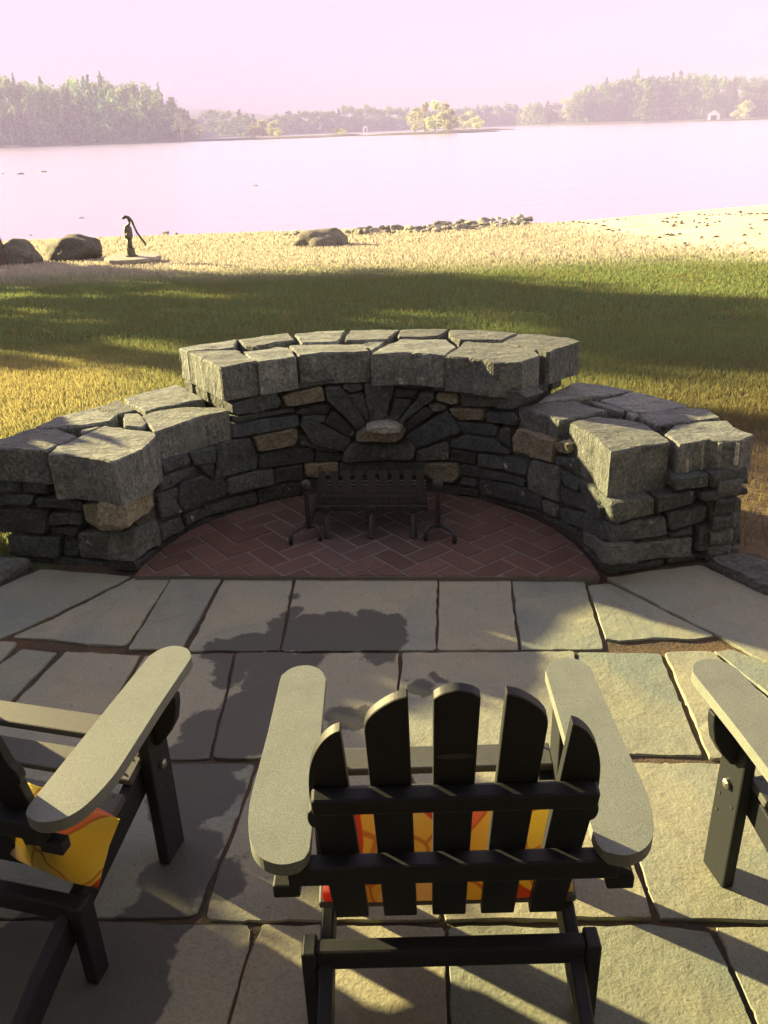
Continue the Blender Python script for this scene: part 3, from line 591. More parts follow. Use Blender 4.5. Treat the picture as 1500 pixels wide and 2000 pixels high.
def pillow_mat():
    k = NT('printed leaf fabric'); p = k.obj()
    wob = k.n('TexNoise', Vector=p, Scale=7., Detail=1.); pw = k.n('VectorMath', dict(operation='ADD')); k.set(pw.inputs[0], p); k.set(pw.inputs[1], k.vmul(wob.outputs['Color'], (.09, .09, .09)))
    vo = k.n('TexVoronoi', dict(feature='F1'), Vector=k.vmul(pw.outputs[0], (1.25, .4, .9)), Scale=6.5); cellc = vo.outputs['Color']; dist = vo.outputs['Distance']
    sep = k.n('SeparateColor', Color=cellc)
    ed = k.n('TexVoronoi', dict(feature='DISTANCE_TO_EDGE'), Vector=k.vmul(pw.outputs[0], (1.25, .4, .9)), Scale=6.5).outputs['Distance']
    leaf = k.ramp(sep.outputs[0], (0., (.64, .54, .09)), (.20, (.50, .075, .04)), (.46, (.68, .58, .12)), (.58, (.66, .20, .09)), (.72, (.74, .66, .46)), (.84, (.48, .07, .05)))
    for e in k.t.nodes:
        if e.type == 'VALTORGB' and len(e.color_ramp.elements) == 6: e.color_ramp.interpolation = 'CONSTANT'
    c = k.mix(k.ramp(dist, (.52, 0.), (.54, 1.)), leaf, (.68, .58, .11))
    c = k.mix(k.ramp(ed, (.012, .7), (.03, 0.)), c, (.38, .10, .03))
    weave = k.noise(p, 300, 2)
    b = k.bsdf(c, .9, k.bump(weave, .15, .002), Sheen_Weight=.2)
    tr = k.n('BsdfTranslucent', Color=c); mx = k.n('MixShader', Fac=.6); k.set(mx.inputs[1], b.outputs[0]); k.set(mx.inputs[2], tr.outputs[0])
    return k.done(mx)
M['pillow'] = pillow_mat()

def ground_mat(name, beach=False):
    k = NT(name); p = k.pos(); sx = k.n('SeparateXYZ', Vector=p)
    f = k.noise(p, 38, 6, .7); g = k.noise(p, 1.1, 5, .6); h = k.noise(p, 7, 5, .6)
    if beach:
        c = k.mix(k.ramp(g, (.35, 0.), (.65, 1.)), (.74, .70, .60), (.60, .55, .42)); c = k.mix(k.ramp(h, (.55, 0.), (.68, .7)), c, (.22, .16, .07))
    else:
        c = k.mix(k.ramp(h, (.35, 0.), (.65, 1.)), (.07, .10, .04), (.10, .12, .05))
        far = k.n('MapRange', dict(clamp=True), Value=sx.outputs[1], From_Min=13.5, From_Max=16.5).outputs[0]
        c = k.mix(far, c, (.45, .39, .25))  # sun on the far lawn painted into the soil colour
        # worn bare earth beside the right end of the wall
        d = k.n('VectorMath', dict(operation='DISTANCE')); k.set(d.inputs[0], p); k.set(d.inputs[1], (2.6, 3.2, 0))
        bare = k.n('MapRange', dict(clamp=True), Value=k.math('ADD', d.outputs['Value'], k.math('MULTIPLY', h, 1.2)), From_Min=2.6, From_Max=1.9).outputs[0]
        c = k.mix(bare, c, k.mix(h, (.10, .065, .03), (.20, .14, .065)))
    c = k.mix(k.ramp(f, (.3, .45), (.62, 1.)), (.02, .017, .008), c)
    return k.done(k.bsdf(c, .95, k.bump(k.math('ADD', f, h), 1., .03)))
M['lawn'] = ground_mat('lawn soil'); M['beach'] = ground_mat('beach sand', True)
def blade_mat():
    k = NT('grass blades'); p = k.pos(); sx = k.n('SeparateXYZ', Vector=p)
    at = k.n('Attribute', dict(attribute_name='tint'))
    g = k.noise(p, 1.4, 4, .6); rr_ = at.outputs['Fac']
    c = k.mix(rr_, (.15, .225, .09), (.22, .28, .12))
    straw = k.ramp(k.math('ADD', k.math('MULTIPLY', rr_, .5), g), (.80, 0.), (1.02, .8))
    c = k.mix(straw, c, (.24, .20, .09))
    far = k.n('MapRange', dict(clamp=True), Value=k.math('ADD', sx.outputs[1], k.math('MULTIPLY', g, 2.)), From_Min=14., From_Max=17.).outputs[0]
    c = k.mix(far, c, (.50, .47, .40))  # sunlit brightness painted into the blades near the shore
    d = k.n('VectorMath', dict(operation='DISTANCE')); k.set(d.inputs[0], p); k.set(d.inputs[1], (-3.4, 6.2, 0))
    thin = k.n('MapRange', dict(clamp=True), Value=k.math('ADD', d.outputs['Value'], k.math('MULTIPLY', g, 2.)), From_Min=3.4, From_Max=2.0, To_Max=.75).outputs[0]  # mask of the painted pool of sunlight on the left lawn
    c = k.mix(thin, c, (.50, .42, .19))  # pool of sunlight on the left lawn painted in straw yellow
    d = k.n('VectorMath', dict(operation='DISTANCE')); k.set(d.inputs[0], p); k.set(d.inputs[1], (2.8, 3.6, 0))
    dry = k.n('MapRange', dict(clamp=True), Value=k.math('ADD', d.outputs['Value'], k.math('MULTIPLY', g, 2.)), From_Min=4.6, From_Max=2.4).outputs[0]
    c = k.mix(dry, c, (.18, .145, .07))
    b = k.n('BsdfDiffuse', Color=c); tr = k.n('BsdfTranslucent', Color=k.mix(.25, c, (.22, .20, .05))); mx = k.n('MixShader', Fac=.42); k.set(mx.inputs[1], b.outputs[0]); k.set(mx.inputs[2], tr.outputs[0])
    return k.done(mx)
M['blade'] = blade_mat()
def leaf_mat(name, a, b, trans=.35):
    k = NT(name); v, r = rnd_value(k, .38); at = k.n('Attribute', dict(attribute_name='tint'))
    c = k.mix(at.outputs['Fac'], a, b); hsv = k.n('HueSaturation', Color=c, Value=v, Hue=k.math('MULTIPLY_ADD', r, .04, .48)); c = hsv.outputs[0]
    d = k.n('BsdfDiffuse', Color=c); t = k.n('BsdfTranslucent', Color=c); mx = k.n('MixShader', Fac=trans); k.set(mx.inputs[1], d.outputs[0]); k.set(mx.inputs[2], t.outputs[0])
    return k.done(mx)
M['pine'] = leaf_mat('pine needles', (.10, .19, .075), (.20, .29, .10), .45)
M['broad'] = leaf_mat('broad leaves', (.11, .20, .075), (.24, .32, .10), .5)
M['gold'] = leaf_mat('pale sunlit leaves', (.32, .37, .16), (.46, .47, .23), .5)  # sunlight painted into the leaf colour of island and waterline trees
k = NT('bark'); f = k.noise(k.vmul(k.obj(), (1, 1, .25)), 14, 6, .7); M['bark'] = k.done(k.bsdf(k.ramp(f, (.35, (.05, .038, .026)), (.65, (.13, .105, .08))), .95, k.bump(f, 1., .04)))
def water_mat():
    k = NT('lake water'); p = k.pos()
    w = k.n('TexNoise', Vector=k.vmul(p, (.5, 1.4, 1)), Scale=1.6, Detail=6., Roughness=.62); w2 = k.noise(k.vmul(p, (.08, .25, 1)), 1.2, 4)
    h = k.math('ADD', w.outputs['Fac'], k.math('MULTIPLY', w2, 1.5))
    return k.done(k.bsdf((.98, .93, .99), .215, k.bump(h, .5, .10), Metallic=.96))
M['water'] = water_mat()
k = NT('painted white board'); f = k.noise(k.obj(), 3, 3); M['white'] = k.done(k.bsdf(k.ramp(f, (.3, (.72, .72, .70)), (.7, (.80, .80, .78))), .6))
k = NT('grey shingle'); M['roof'] = k.done(k.bsdf((.30, .30, .29), .8))
k = NT('dark opening'); M['dark'] = k.done(k.bsdf((.03, .03, .03), .5))
k = NT('cast iron pump'); f = k.noise(k.obj(), 18, 5, .7); M['pump'] = k.done(k.bsdf(k.ramp(f, (.35, (.055, .06, .045)), (.65, (.12, .11, .075))), .55, k.bump(f, .4, .01), Metallic=.3))
k = NT('concrete cover'); f = k.noise(k.obj(), 12, 6, .7); M['concrete'] = k.done(k.bsdf(k.ramp(f, (.3, (.22, .205, .17)), (.7, (.34, .32, .27))), .9, k.bump(f, .5, .01)))
k = NT('forest floor'); f = k.noise(k.pos(), .2, 5); M['shore'] = k.done(k.bsdf(k.ramp(f, (.35, (.045, .055, .03)), (.65, (.08, .09, .045))), .95))

# ------------------------------------------------------------------ object helpers
def mesh(name, verts, faces, mat, parent=None, smooth=False, matrix=None):
    me = bpy.data.meshes.new(name); me.from_pydata([tuple(v) for v in verts], [], faces); me.validate(); me.update()
    if mat is not None: me.materials.append(mat)
    if smooth: me.polygons.foreach_set('use_smooth', [True]*len(me.polygons))
    o = bpy.data.objects.new(name, me); col.objects.link(o)
    if parent is not None: o.parent = parent
    if matrix is not None: o.matrix_local = matrix
    return o
def tag(o, label=None, cat=None, group=None, kind=None):
    if label: o['label'] = label
    if cat: o['category'] = cat
    if group: o['group'] = group
    if kind: o['kind'] = kind
    return o
def thing(name, label, cat, loc=(0, 0, 0), rz=0, group=None, parent=None):
    o = bpy.data.objects.new(name, None); o.empty_display_size = .2; o.location = loc; o.rotation_euler = (0, 0, rz); col.objects.link(o)
    return tag(o, label, cat, group)
def copy_tree(o, parent=None):
    c = o.copy(); col.objects.link(c); c.parent = parent
    for ch in list(o.children): copy_tree(ch, c)
    return c
class MB:
    def __init__(s): s.v = []; s.f = []
    def add(s, v, f):
        b = len(s.v); s.v += [tuple(x) for x in v]; s.f += [tuple(i+b for i in q) for q in f]; return s
    def box(s, c, d, rot=None):
        x, y, z = (a/2 for a in d); P = [Vector((i*x, j*y, l*z)) for l in (-1, 1) for j in (-1, 1) for i in (-1, 1)]
        if rot is not None: P = [rot @ p for p in P]
        return s.add([p+Vector(c) for p in P], [(0, 2, 3, 1), (4, 5, 7, 6), (0, 1, 5, 4), (2, 6, 7, 3), (0, 4, 6, 2), (1, 3, 7, 5)])
    def prism(s, outline, fn0, fn1):
        """outline in 2-D, the two faces given by maps to 3-D"""
        n = len(outline); a = [fn0(*p) for p in outline]; b = [fn1(*p) for p in outline]
        return s.add(a+b, [tuple(range(n-1, -1, -1)), tuple(range(n, 2*n))]+[(i, (i+1) % n, n+(i+1) % n, n+i) for i in range(n)])
    def tube(s, pts, rad, n=8, cap=True):
        pts = [Vector(p) for p in pts]; rad = rad if isinstance(rad, (list, tuple)) else [rad]*len(pts); v = []; f = []
        prev = None
        for i, p in enumerate(pts):
            t = (pts[min(i+1, len(pts)-1)]-pts[max(i-1, 0)]).normalized()
            a = t.orthogonal().normalized() if prev is None else (prev-t*prev.dot(t)).normalized(); prev = a; b = t.cross(a)
            v += [p+(a*math.cos(2*math.pi*j/n)+b*math.sin(2*math.pi*j/n))*rad[i] for j in range(n)]
        for i in range(len(pts)-1):
            f += [(i*n+j, i*n+(j+1) % n, (i+1)*n+(j+1) % n, (i+1)*n+j) for j in range(n)]
        if cap: f += [tuple(range(n-1, -1, -1)), tuple(range((len(pts)-1)*n, len(pts)*n))]
        return s.add(v, f)
    def lathe(s, prof, c=(0, 0, 0), n=12):
        v = []; f = []
        for r_, z in prof: v += [(c[0]+r_*math.cos(2*math.pi*j/n), c[1]+r_*math.sin(2*math.pi*j/n), c[2]+z) for j in range(n)]
        m = len(prof)
        for i in range(m-1): f += [(i*n+j, i*n+(j+1) % n, (i+1)*n+(j+1) % n, (i+1)*n+j) for j in range(n)]
        f += [tuple(range(n-1, -1, -1)), tuple(range((m-1)*n, m*n))]
        return s.add(v, f)
    def build(s, name, mat, parent=None, smooth=False, bevel=0):
        o = mesh(name, s.v, s.f, mat, parent, smooth)
        if bevel:
            b = o.modifiers.new('bevel', 'BEVEL'); b.width = bevel; b.segments = 2; b.limit_method = 'ANGLE'; b.angle_limit = R(40)
        return o

def area2(P): return sum(P[i][0]*P[(i+1) % len(P)][1]-P[(i+1) % len(P)][0]*P[i][1] for i in range(len(P)))/2
def shrink(P, d):
    """move every edge of a CCW polygon inwards by d"""
    n = len(P); out = []
    for i in range(n):
        p0, p1, p2 = (Vector(P[(i-1) % n]), Vector(P[i]), Vector(P[(i+1) % n]))
        a = (p1-p0).normalized(); b = (p2-p1).normalized(); na = Vector((-a.y, a.x)); nb = Vector((-b.y, b.x))
        m = na+nb
        m = m/max(.35, m.length_squared)*2 if m.length > 1e-6 else na
        out.append(p1+m*d)
    return out
def rough_outline(P, step, jit, corner=.12, seed=0):
    """cut corners, split edges and wander a little"""
    r = random.Random(seed); n = len(P); Q = []
    for i in range(n):
        a, b, c = Vector(P[(i-1) % n]), Vector(P[i]), Vector(P[(i+1) % n])
        cl = min((b-a).length, (c-b).length)*.35; cc = min(cl, corner)*r.uniform(.6, 1.2)
        e1 = b+(a-b).normalized()*cc; e2 = b+(c-b).normalized()*cc
        Q += [e1, b*.55+(e1+e2)*.225, e2]
    out = []
    for i in range(len(Q)):
        a, b = Q[i], Q[(i+1) % len(Q)]; m = max(1, int((b-a).length/step))
        for j in range(m):
            out.append(a.lerp(b, j/m))
    o2 = []
    for i, p in enumerate(out):
        t = (out[(i+1) % len(out)]-out[i-1]); t = t.normalized() if t.length else Vector((1, 0)); nrm = Vector((-t.y, t.x))
        o2.append(p+nrm*r.uniform(-jit, jit))
    return o2
def stone(name, P, depth, fmap, mat, parent, joint=.004, step=.05, jit=.003, bev=.012, relief=.006, corner=.02, seed=0, smooth=False, grid=.045):
    """a split stone: outline P in (u, v), fmap(u, v, w) places it, w = 0 the face, negative = into the wall"""
    r = random.Random(seed)
    if area2(P) < 0: P = P[::-1]
    P = rough_outline(shrink(P, joint), step, jit, corner, seed)
    n = len(P); c = sum(P, Vector((0, 0)))/n
    tilt = Vector((r.uniform(-.02, .02), r.uniform(-.02, .02))); so = Vector((seed*3.7, seed*1.3, 0)); ra = r.uniform(-.5, .5); fx, fy = r.choice(((6, 12), (8, 11), (7, 14)))
    def hgt(p):
        d = p-c; q = Vector((d.x*math.cos(ra)-d.y*math.sin(ra), d.x*math.sin(ra)+d.y*math.cos(ra), 0))
        return relief*(noise.noise(Vector((q.x*fx, q.y*fy, 0))+so)*1.3+.5*noise.noise(Vector((q.x*23, q.y*31, 4))+so))+d.dot(tilt)*min(1, relief*120)
    def inset(p, d):
        q = c-p; return p+q.normalized()*min(d, q.length*.4)
    inner = [inset(p, bev*r.uniform(.6, 1.2)) for p in P]
    rings = [[(p, -depth) for p in P],
             [(p+(c-p).normalized()*r.uniform(-jit, jit), -depth*.5) for p in P],
             [(p, -bev*r.uniform(.8, 1.5)) for p in P]]
    v = [fmap(p.x, p.y, w) for ring in rings for p, w in ring]
    f = []
    for k_ in range(2): f += [(k_*n+i, k_*n+(i+1) % n, (k_+1)*n+(i+1) % n, (k_+1)*n+i) for i in range(n)]
    f.append(tuple(range(n-1, -1, -1)))
    pts = list(inner); x0, x1 = min(p.x for p in inner), max(p.x for p in inner); y0, y1 = min(p.y for p in inner), max(p.y for p in inner)
    gx = x0+grid*.5
    while gx < x1:
        gy = y0+grid*.5
        while gy < y1:
            p = Vector((gx+r.uniform(-.3, .3)*grid, gy+r.uniform(-.3, .3)*grid))
            ins = False; dm = 9
            for i in range(n):
                a, b = inner[i], inner[(i+1) % n]; e = b-a; t_ = max(0, min(1, (p-a).dot(e)/max(1e-9, e.length_squared))); dm = min(dm, (p-a-e*t_).length)
                if (a.y > p.y) != (b.y > p.y) and p.x < (b.x-a.x)*(p.y-a.y)/(b.y-a.y)+a.x: ins = not ins
            if ins and dm > grid*.35: pts.append(p)
            gy += grid
        gx += grid
    vo, _, fo, orig, _, _ = delaunay(pts, [(i, (i+1) % n) for i in range(n)], [], 1, 1e-5)
    b = len(v); v += [fmap(p.x, p.y, hgt(p)) for p in vo]; f += [tuple(i+b for i in q) for q in fo]
    back = {}
    for i, os_ in enumerate(orig):
        for o_ in os_: back[o_] = i
    f += [(2*n+i, 2*n+(i+1) % n, b+back[(i+1) % n], b+back[i]) for i in range(n) if back[i] != back[(i+1) % n]]
    return mesh(name, v, f, mat, parent, smooth)

def ground_z(x, y):
    if y < 5: return -.02
    z = -(y-5)/21.0-.02
    if x > 5 and y > 18: z += min(.22, (x-5)*.02)*min(1, (y-18)/4)
    return z

# ------------------------------------------------------------------ lake, land
lake = mesh('lake', [(-900, 14, -1.0), (900, 14, -1.0), (900, 1150, -1.0), (-900, 1150, -1.0)], [(0, 1, 2, 3)], M['water']); tag(lake, 'pale lake shining white in the low sun', kind='structure')
def grid_land(name, xs, ys, keep, mat):
    idx = {}; v = []; f = []
    def vid(i, j):
        if (i, j) not in idx:
            x, y = xs[i], ys[j]; idx[i, j] = len(v); v.append((x, y, ground_z(x, y)+.012*noise.noise(Vector((x*.8, y*.8, 0)))*min(1, max(0, y-5))))
        return idx[i, j]
    for i in range(len(xs)-1):
        for j in range(len(ys)-1):
            if keep((xs[i]+xs[i+1])/2, (ys[j]+ys[j+1])/2): f.append((vid(i, j), vid(i+1, j), vid(i+1, j+1), vid(i, j+1)))
    return mesh(name, v, f, mat, smooth=True)
XS = list(np.arange(-60, -12, 4.))+list(np.arange(-12, 16, .5))+list(np.arange(16, 61, 4.)); YS = list(np.arange(-40, 2, 3.))+list(np.arange(2, 34, .5))
def beach_at(x, y):
    e = .7*noise.noise(Vector((x*.5, y*.5, 3)))
    return y > 5 and x+e > 4.6+max(0, (20.5-y))*.16+max(0, 14-y)*.55
lawn = grid_land('lawn', XS, YS, lambda x, y: not beach_at(x, y), M['lawn']); tag(lawn, 'lawn sloping from the fireplace down to the lake', kind='structure')
beach = grid_land('beach', XS, YS, beach_at, M['beach']); tag(beach, 'sandy beach in full sun right of the lawn', kind='structure')
# far shore: low land behind the waterline
sv = []; sf = []
SH = [Vector((-420, 180))]+[Vector(p) for p in SHORE]+[Vector((420, 330))]
for p in SH:
    d = p.normalized()
    for off, z in ((-1.5, -1.05), (3, -.55), (25, -.3), (120, 3.0), (420, 9.0)): sv.append((p.x+d.x*off, p.y+d.y*off, z))
for i in range(len(SH)-1):
    for j in range(4): sf.append((i*5+j, (i+1)*5+j, (i+1)*5+j+1, i*5+j+1))
tag(mesh('far_shore', sv, sf, M['shore'], smooth=True), 'low wooded land on the far side of the lake', kind='structure')
hv = []; hf = []
for i in range(41):
    x = -700+i*35; t = 9+7*noise.noise(Vector((x*.004, 1, 0)))+22*math.exp(-((x+175)/70)**2)*.6
    for y, z in ((930, -1.2), (960, t*.6), (1000, t), (1080, t)): hv.append((x, y+.0001*x*x*.1, z))
for i in range(40):
    for j in range(3): hf.append((i*4+j, (i+1)*4+j, (i+1)*4+j+1, i*4+j+1))
tag(mesh('hills', hv, hf, M['shore'], smooth=True), 'faint hills at the end of the lake', kind='structure')

# ------------------------------------------------------------------ patio
pv = [(-4.2, -1.5, -.001), (4.2, -1.5, -.001), (4.2, 2.7, -.001), (1.75, 2.7, -.001), (1.6, 3.2, -.001), (.9, 3.3, -.001), (-1.0, 3.4, -.001), (-1.62, 3.25, -.001), (-2.0, 2.9, -.001), (-4.2, 2.6, -.001)]
patio = mesh('patio', pv, [tuple(range(len(pv)))], M['joint']); tag(patio, 'flagstone terrace with sandy joints before the fireplace wall', kind='structure')
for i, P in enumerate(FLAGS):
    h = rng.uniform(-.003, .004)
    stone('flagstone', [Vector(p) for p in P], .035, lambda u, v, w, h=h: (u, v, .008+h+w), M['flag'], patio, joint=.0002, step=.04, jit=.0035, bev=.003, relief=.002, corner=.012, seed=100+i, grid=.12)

# ------------------------------------------------------------------ curved stone fireplace wall
wall = thing('stone_wall', 'curved dry stone fireplace wall with stepped ends and sunburst stones in its middle', 'stone wall', (CX, CY, 0))
wall_inv = Matrix.Translation((-CX, -CY, 0))
def W(fn): return lambda u, v, w: tuple(Vector(fn(u, v, w))-Vector((CX, CY, 0)))
# core of mortar and rubble, recessed behind the faces
def sector(mb, r0, r1, a0, a1, z0, z1, n=40):
    v = []; f = []
    for i in range(n+1):
        a = a0+(a1-a0)*i/n
        for rr_, z in ((r0, z0), (r1, z0), (r1, z1), (r0, z1)): v.append((rr_*math.cos(a), rr_*math.sin(a), z))
    for i in range(n):
        for j in range(4): f.append((i*4+j, i*4+(j+1) % 4, (i+1)*4+(j+1) % 4, (i+1)*4+j))
    f += [(3, 2, 1, 0), (n*4, n*4+1, n*4+2, n*4+3)]
    mb.add(v, f)
AU0, AU1 = R(45.5), R(128.5)
mb = MB(); sector(mb, RAD+.03, 1.54, R(9), R(163.5), -.05, .365); sector(mb, RAD+.06, 1.42, AU0+.04, AU1-.04, .33, .575)
core = mb.build('mortar_core', M['mortar'], wall)
for i, (P, z, t) in enumerate(CAPS):
    small = abs(area2([Vector(p) for p in P])) < .012
    stone('small_cap_stone' if small else 'cap_stone', [Vector(p) for p in P], t, W(lambda u, v, w, z=z: (u, v, z+w)), M['cap'], wall, joint=-.004, step=.04, jit=.004, bev=.007, relief=.0045, corner=.014, seed=300+i, grid=.035)
def cyl_map(u, v, w):
    th = u/RAD; r_ = RAD-w
    return (r_*math.cos(th), r_*math.sin(th), v)
for i, (P, pr, tone) in enumerate(INNER):
    q = [Vector((th*RAD, z)) for th, z in P]
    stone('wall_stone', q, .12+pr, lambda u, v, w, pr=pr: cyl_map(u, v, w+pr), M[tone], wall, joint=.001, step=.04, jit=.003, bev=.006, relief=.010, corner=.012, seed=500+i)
for tab, (p0, p1), sg in ((LEFT_FACE, PIER_L, 1), (RIGHT_FACE, PIER_R, -1)):
    p0 = Vector(p0); p1 = Vector(p1); d = (p1-p0).normalized(); nrm = Vector((-d.y, d.x)); nrm = nrm if nrm.y < 0 else -nrm
    for i, (P, pr, tone) in enumerate(tab):
        fm = W(lambda u, v, w, pr=pr: (p0.x+d.x*u+nrm.x*(w+pr), p0.y+d.y*u+nrm.y*(w+pr), v))
        stone('wall_stone', [Vector(p) for p in P], .2+pr, fm, M[tone], wall, joint=.0012, step=.04, jit=.003, bev=.007, relief=.011, corner=.012, seed=700+i+50*sg)
# stones closing the two stepped ends of the upper tier and the outer right end
def radial_end(a, r0, r1, z0, z1, side, seed):
    ca, sa = math.cos(a), math.sin(a)
    fm = lambda u, v, w: (u*ca+side*sa*w, u*sa-side*ca*w, v)
    stone('wall_stone', [Vector((r0, z0)), Vector((r1, z0)), Vector((r1, z1)), Vector((r0, z1))], .12, fm, M['m'], wall, joint=.004, seed=seed)
for r0, r1, sd in ((1.05, 1.2, 1), (1.205, 1.36, 2), (1.365, 1.48, 3)):
    radial_end(AU0+.02, r0, r1, .50, .585, 1, 800+sd); radial_end(AU1-.02, r0, r1, .50, .585, -1, 820+sd)
for zi in range(5):
    a = R(4); z0 = zi*.075
    while a < R(40):
        w_ = rng.uniform(.10, .22); z1 = z0+.072
        q = [Vector((-1.56*(a+w_), z0)), Vector((-1.56*a-.008, z0)), Vector((-1.56*a-.008, z1)), Vector((-1.56*(a+w_), z1))]
        stone('wall_stone', q, .1, lambda u, v, w: ((1.56+w)*math.cos(-u/1.56), (1.56+w)*math.sin(-u/1.56), v), M[rng.choice('dmd')], wall, joint=.003, seed=int(900+zi*20+a*40)); a += w_

# ------------------------------------------------------------------ brick hearth
hearth = thing('brick_hearth', 'red herringbone brick hearth inside the curved stone wall', 'hearth', (CX, CY, 0))
FE0, FE1 = Vector((-1.056-CX, 3.140-CY)), Vector((.888-CX, 2.990-CY)); fd = (FE1-FE0).normalized(); fn = Vector((-fd.y, fd.x))
RB = RAD-.012
def clip(P, keep_d):
    out = []
    for i in range(len(P)):
        a, b = P[i], P[(i+1) % len(P)]; da, db = keep_d(a), keep_d(b)
        if da >= 0: out.append(a)
        if da*db < 0: out.append(a.lerp(b, da/(da-db)))
    return out
arc = [Vector((RB*math.cos(t), RB*math.sin(t))) for t in np.linspace(R(-4), R(176), 50)]
front = lambda p: (p-FE0).dot(fn)
bed = clip(arc, front)
mb = MB(); mb.prism([tuple(p) for p in bed], lambda x, y: (x, y, -.01), lambda x, y: (x, y, .0275)); mb.build('mortar_bed', M['brickmortar'], hearth)
cell = .098; gap = .0048; ang = math.atan2(fd.y, fd.x)+R(45)-R(3); ca, sa = math.cos(ang), math.sin(ang)
for i in range(-16, 17):
    for j in range(-16, 17):
        kk = (i-j) % 4
        if kk == 0: x0, y0, x1, y1 = i, j, i+2, j+1
        elif kk == 3: x0, y0, x1, y1 = i, j, i+1, j+2
        else: continue
        q = [(x0*cell+gap, y0*cell+gap), (x1*cell-gap, y0*cell+gap), (x1*cell-gap, y1*cell-gap), (x0*cell+gap, y1*cell-gap)]
        q = [Vector((x*ca-y*sa, x*sa+y*ca+.45)) for x, y in q]
        q = clip(q, lambda p: front(p)-.003)
        for t in np.linspace(R(2), R(172), 18):
            if len(q) > 2:
                nn = Vector((math.cos(t), math.sin(t))); q = clip(q, lambda p: RB*math.cos(R(5))+.003-p.dot(nn))
        if len(q) < 3 or abs(area2(q)) < 2e-4: continue
        h = .0305+rng.uniform(-.0015, .0015); n_ = len(q); cc = sum(q, Vector((0, 0)))/n_
        v = [(p.x, p.y, .012) for p in q]+[(p.x, p.y, h-.003) for p in q]+[(p.x+(cc-p).x*.04, p.y+(cc-p).y*.04, h) for p in q]
        f = [(a+b*n_, (a+1) % n_+b*n_, (a+1) % n_+(b+1)*n_, a+(b+1)*n_) for b in (0, 1) for a in range(n_)]+[tuple(range(2*n_, 3*n_))]
        mesh('brick', v, f, M['brick'], hearth)

# ------------------------------------------------------------------ fire grate and andirons
GX, GY, GZ = -.055, 3.50, .03
grate = thing('fire_grate', 'black iron fire grate with perforated curved front plate on the brick hearth', 'fire grate', (GX, GY, GZ), R(-4))
def plate():
    """perforated strip below, rising into flat fingers; profile leans back then curls"""
    Wd = .50; nx = 22; cw = Wd/nx; prof = lambda s: (.0+.10*max(0, s-.02)**1.15*3.2, .115+s*.80)     # (y, z) along the height s
    mb = MB()
    def pt(x, s): y, z = prof(s); return (x, y, z)
    def quad(x0, x1, s0, s1): mb.add([pt(x0, s0), pt(x1, s0), pt(x1, s1), pt(x0, s1)], [(0, 1, 2, 3)])
    def hole(x0, x1, s0, s1):
        cx, cs = (x0+x1)/2, (s0+s1)/2; r0 = min(x1-x0, (s1-s0))*.36; o = []; inn = []
        for a in range(8):
            t = math.pi/8+a*math.pi/4; inn.append(pt(cx+r0*math.cos(t), cs+r0*math.sin(t)))
            m = max(abs(math.cos(t)), abs(math.sin(t))); o.append(pt(cx+(x1-x0)/2*math.cos(t)/m, cs+(s1-s0)/2*math.sin(t)/m))
        mb.add(o+inn, [(a, (a+1) % 8, 8+(a+1) % 8, 8+a) for a in range(8)])
        for (sx, sy) in ((1, 1), (-1, 1), (-1, -1), (1, -1)):
            a0 = {(1, 1): 0, (-1, 1): 2, (-1, -1): 4, (1, -1): 6}[sx, sy]
            mb.add([o[a0], pt(cx+sx*(x1-x0)/2, cs+sy*(s1-s0)/2), o[(a0+1) % 8]], [(0, 1, 2)])
    for i in range(nx):
        x0 = -Wd/2+i*cw; x1 = x0+cw
        quad(x0, x1, 0, .035)
        for s0 in (.035, .060):
            if 0 < i < nx-1: hole(x0, x1, s0, s0+.025)
            else: quad(x0, x1, s0, s0+.025)
        quad(x0, x1, .085, .11)
    o = mb.build('perforated_plate', M['iron'], grate); s_ = o.modifiers.new('thickness', 'SOLIDIFY'); s_.thickness = .006; s_.offset = 0
    for i in range(9):
        x0 = -Wd/2+i*Wd/9+.009; fb = MB()
        pts = [prof(s) for s in (.108, .14, .17, .20)]
        for (ya, za), (yb, zb) in zip(pts, pts[1:]): fb.add([(x0, ya, za), (x0+.036, ya, za), (x0+.036, yb, zb), (x0, yb, zb)], [(0, 1, 2, 3)])
        b_ = fb.build('finger_bar', M['iron'], grate); s_ = b_.modifiers.new('thickness', 'SOLIDIFY'); s_.thickness = .006; s_.offset = 0
plate()
for x in (-.20, .0, .19):
    lb = MB(); lb.tube([(x, -.085, .0), (x, -.05, .06), (x, .0, .115)], .016, 6); lb.build('leg', M['iron'], grate)
    lb = MB(); lb.tube([(x, .24, .0), (x, .22, .06), (x, .17, .115)], .016, 6); lb.build('leg', M['iron'], grate)
    gb = MB(); gb.box((x, .09, .118), (.035, .26, .022)); gb.build('support_bar', M['iron'], grate)
for i in range(7):
    gb = MB(); gb.tube([(-.245, .02+i*.032, .135+.004*abs(i-2)), (.245, .02+i*.032, .135+.004*abs(i-2))], .009, 6); gb.build('grate_bar', M['iron'], grate)
gb = MB(); gb.box((0, -.004, .113), (.51, .02, .026)); gb.build('front_rail', M['iron'], grate, bevel=.003)
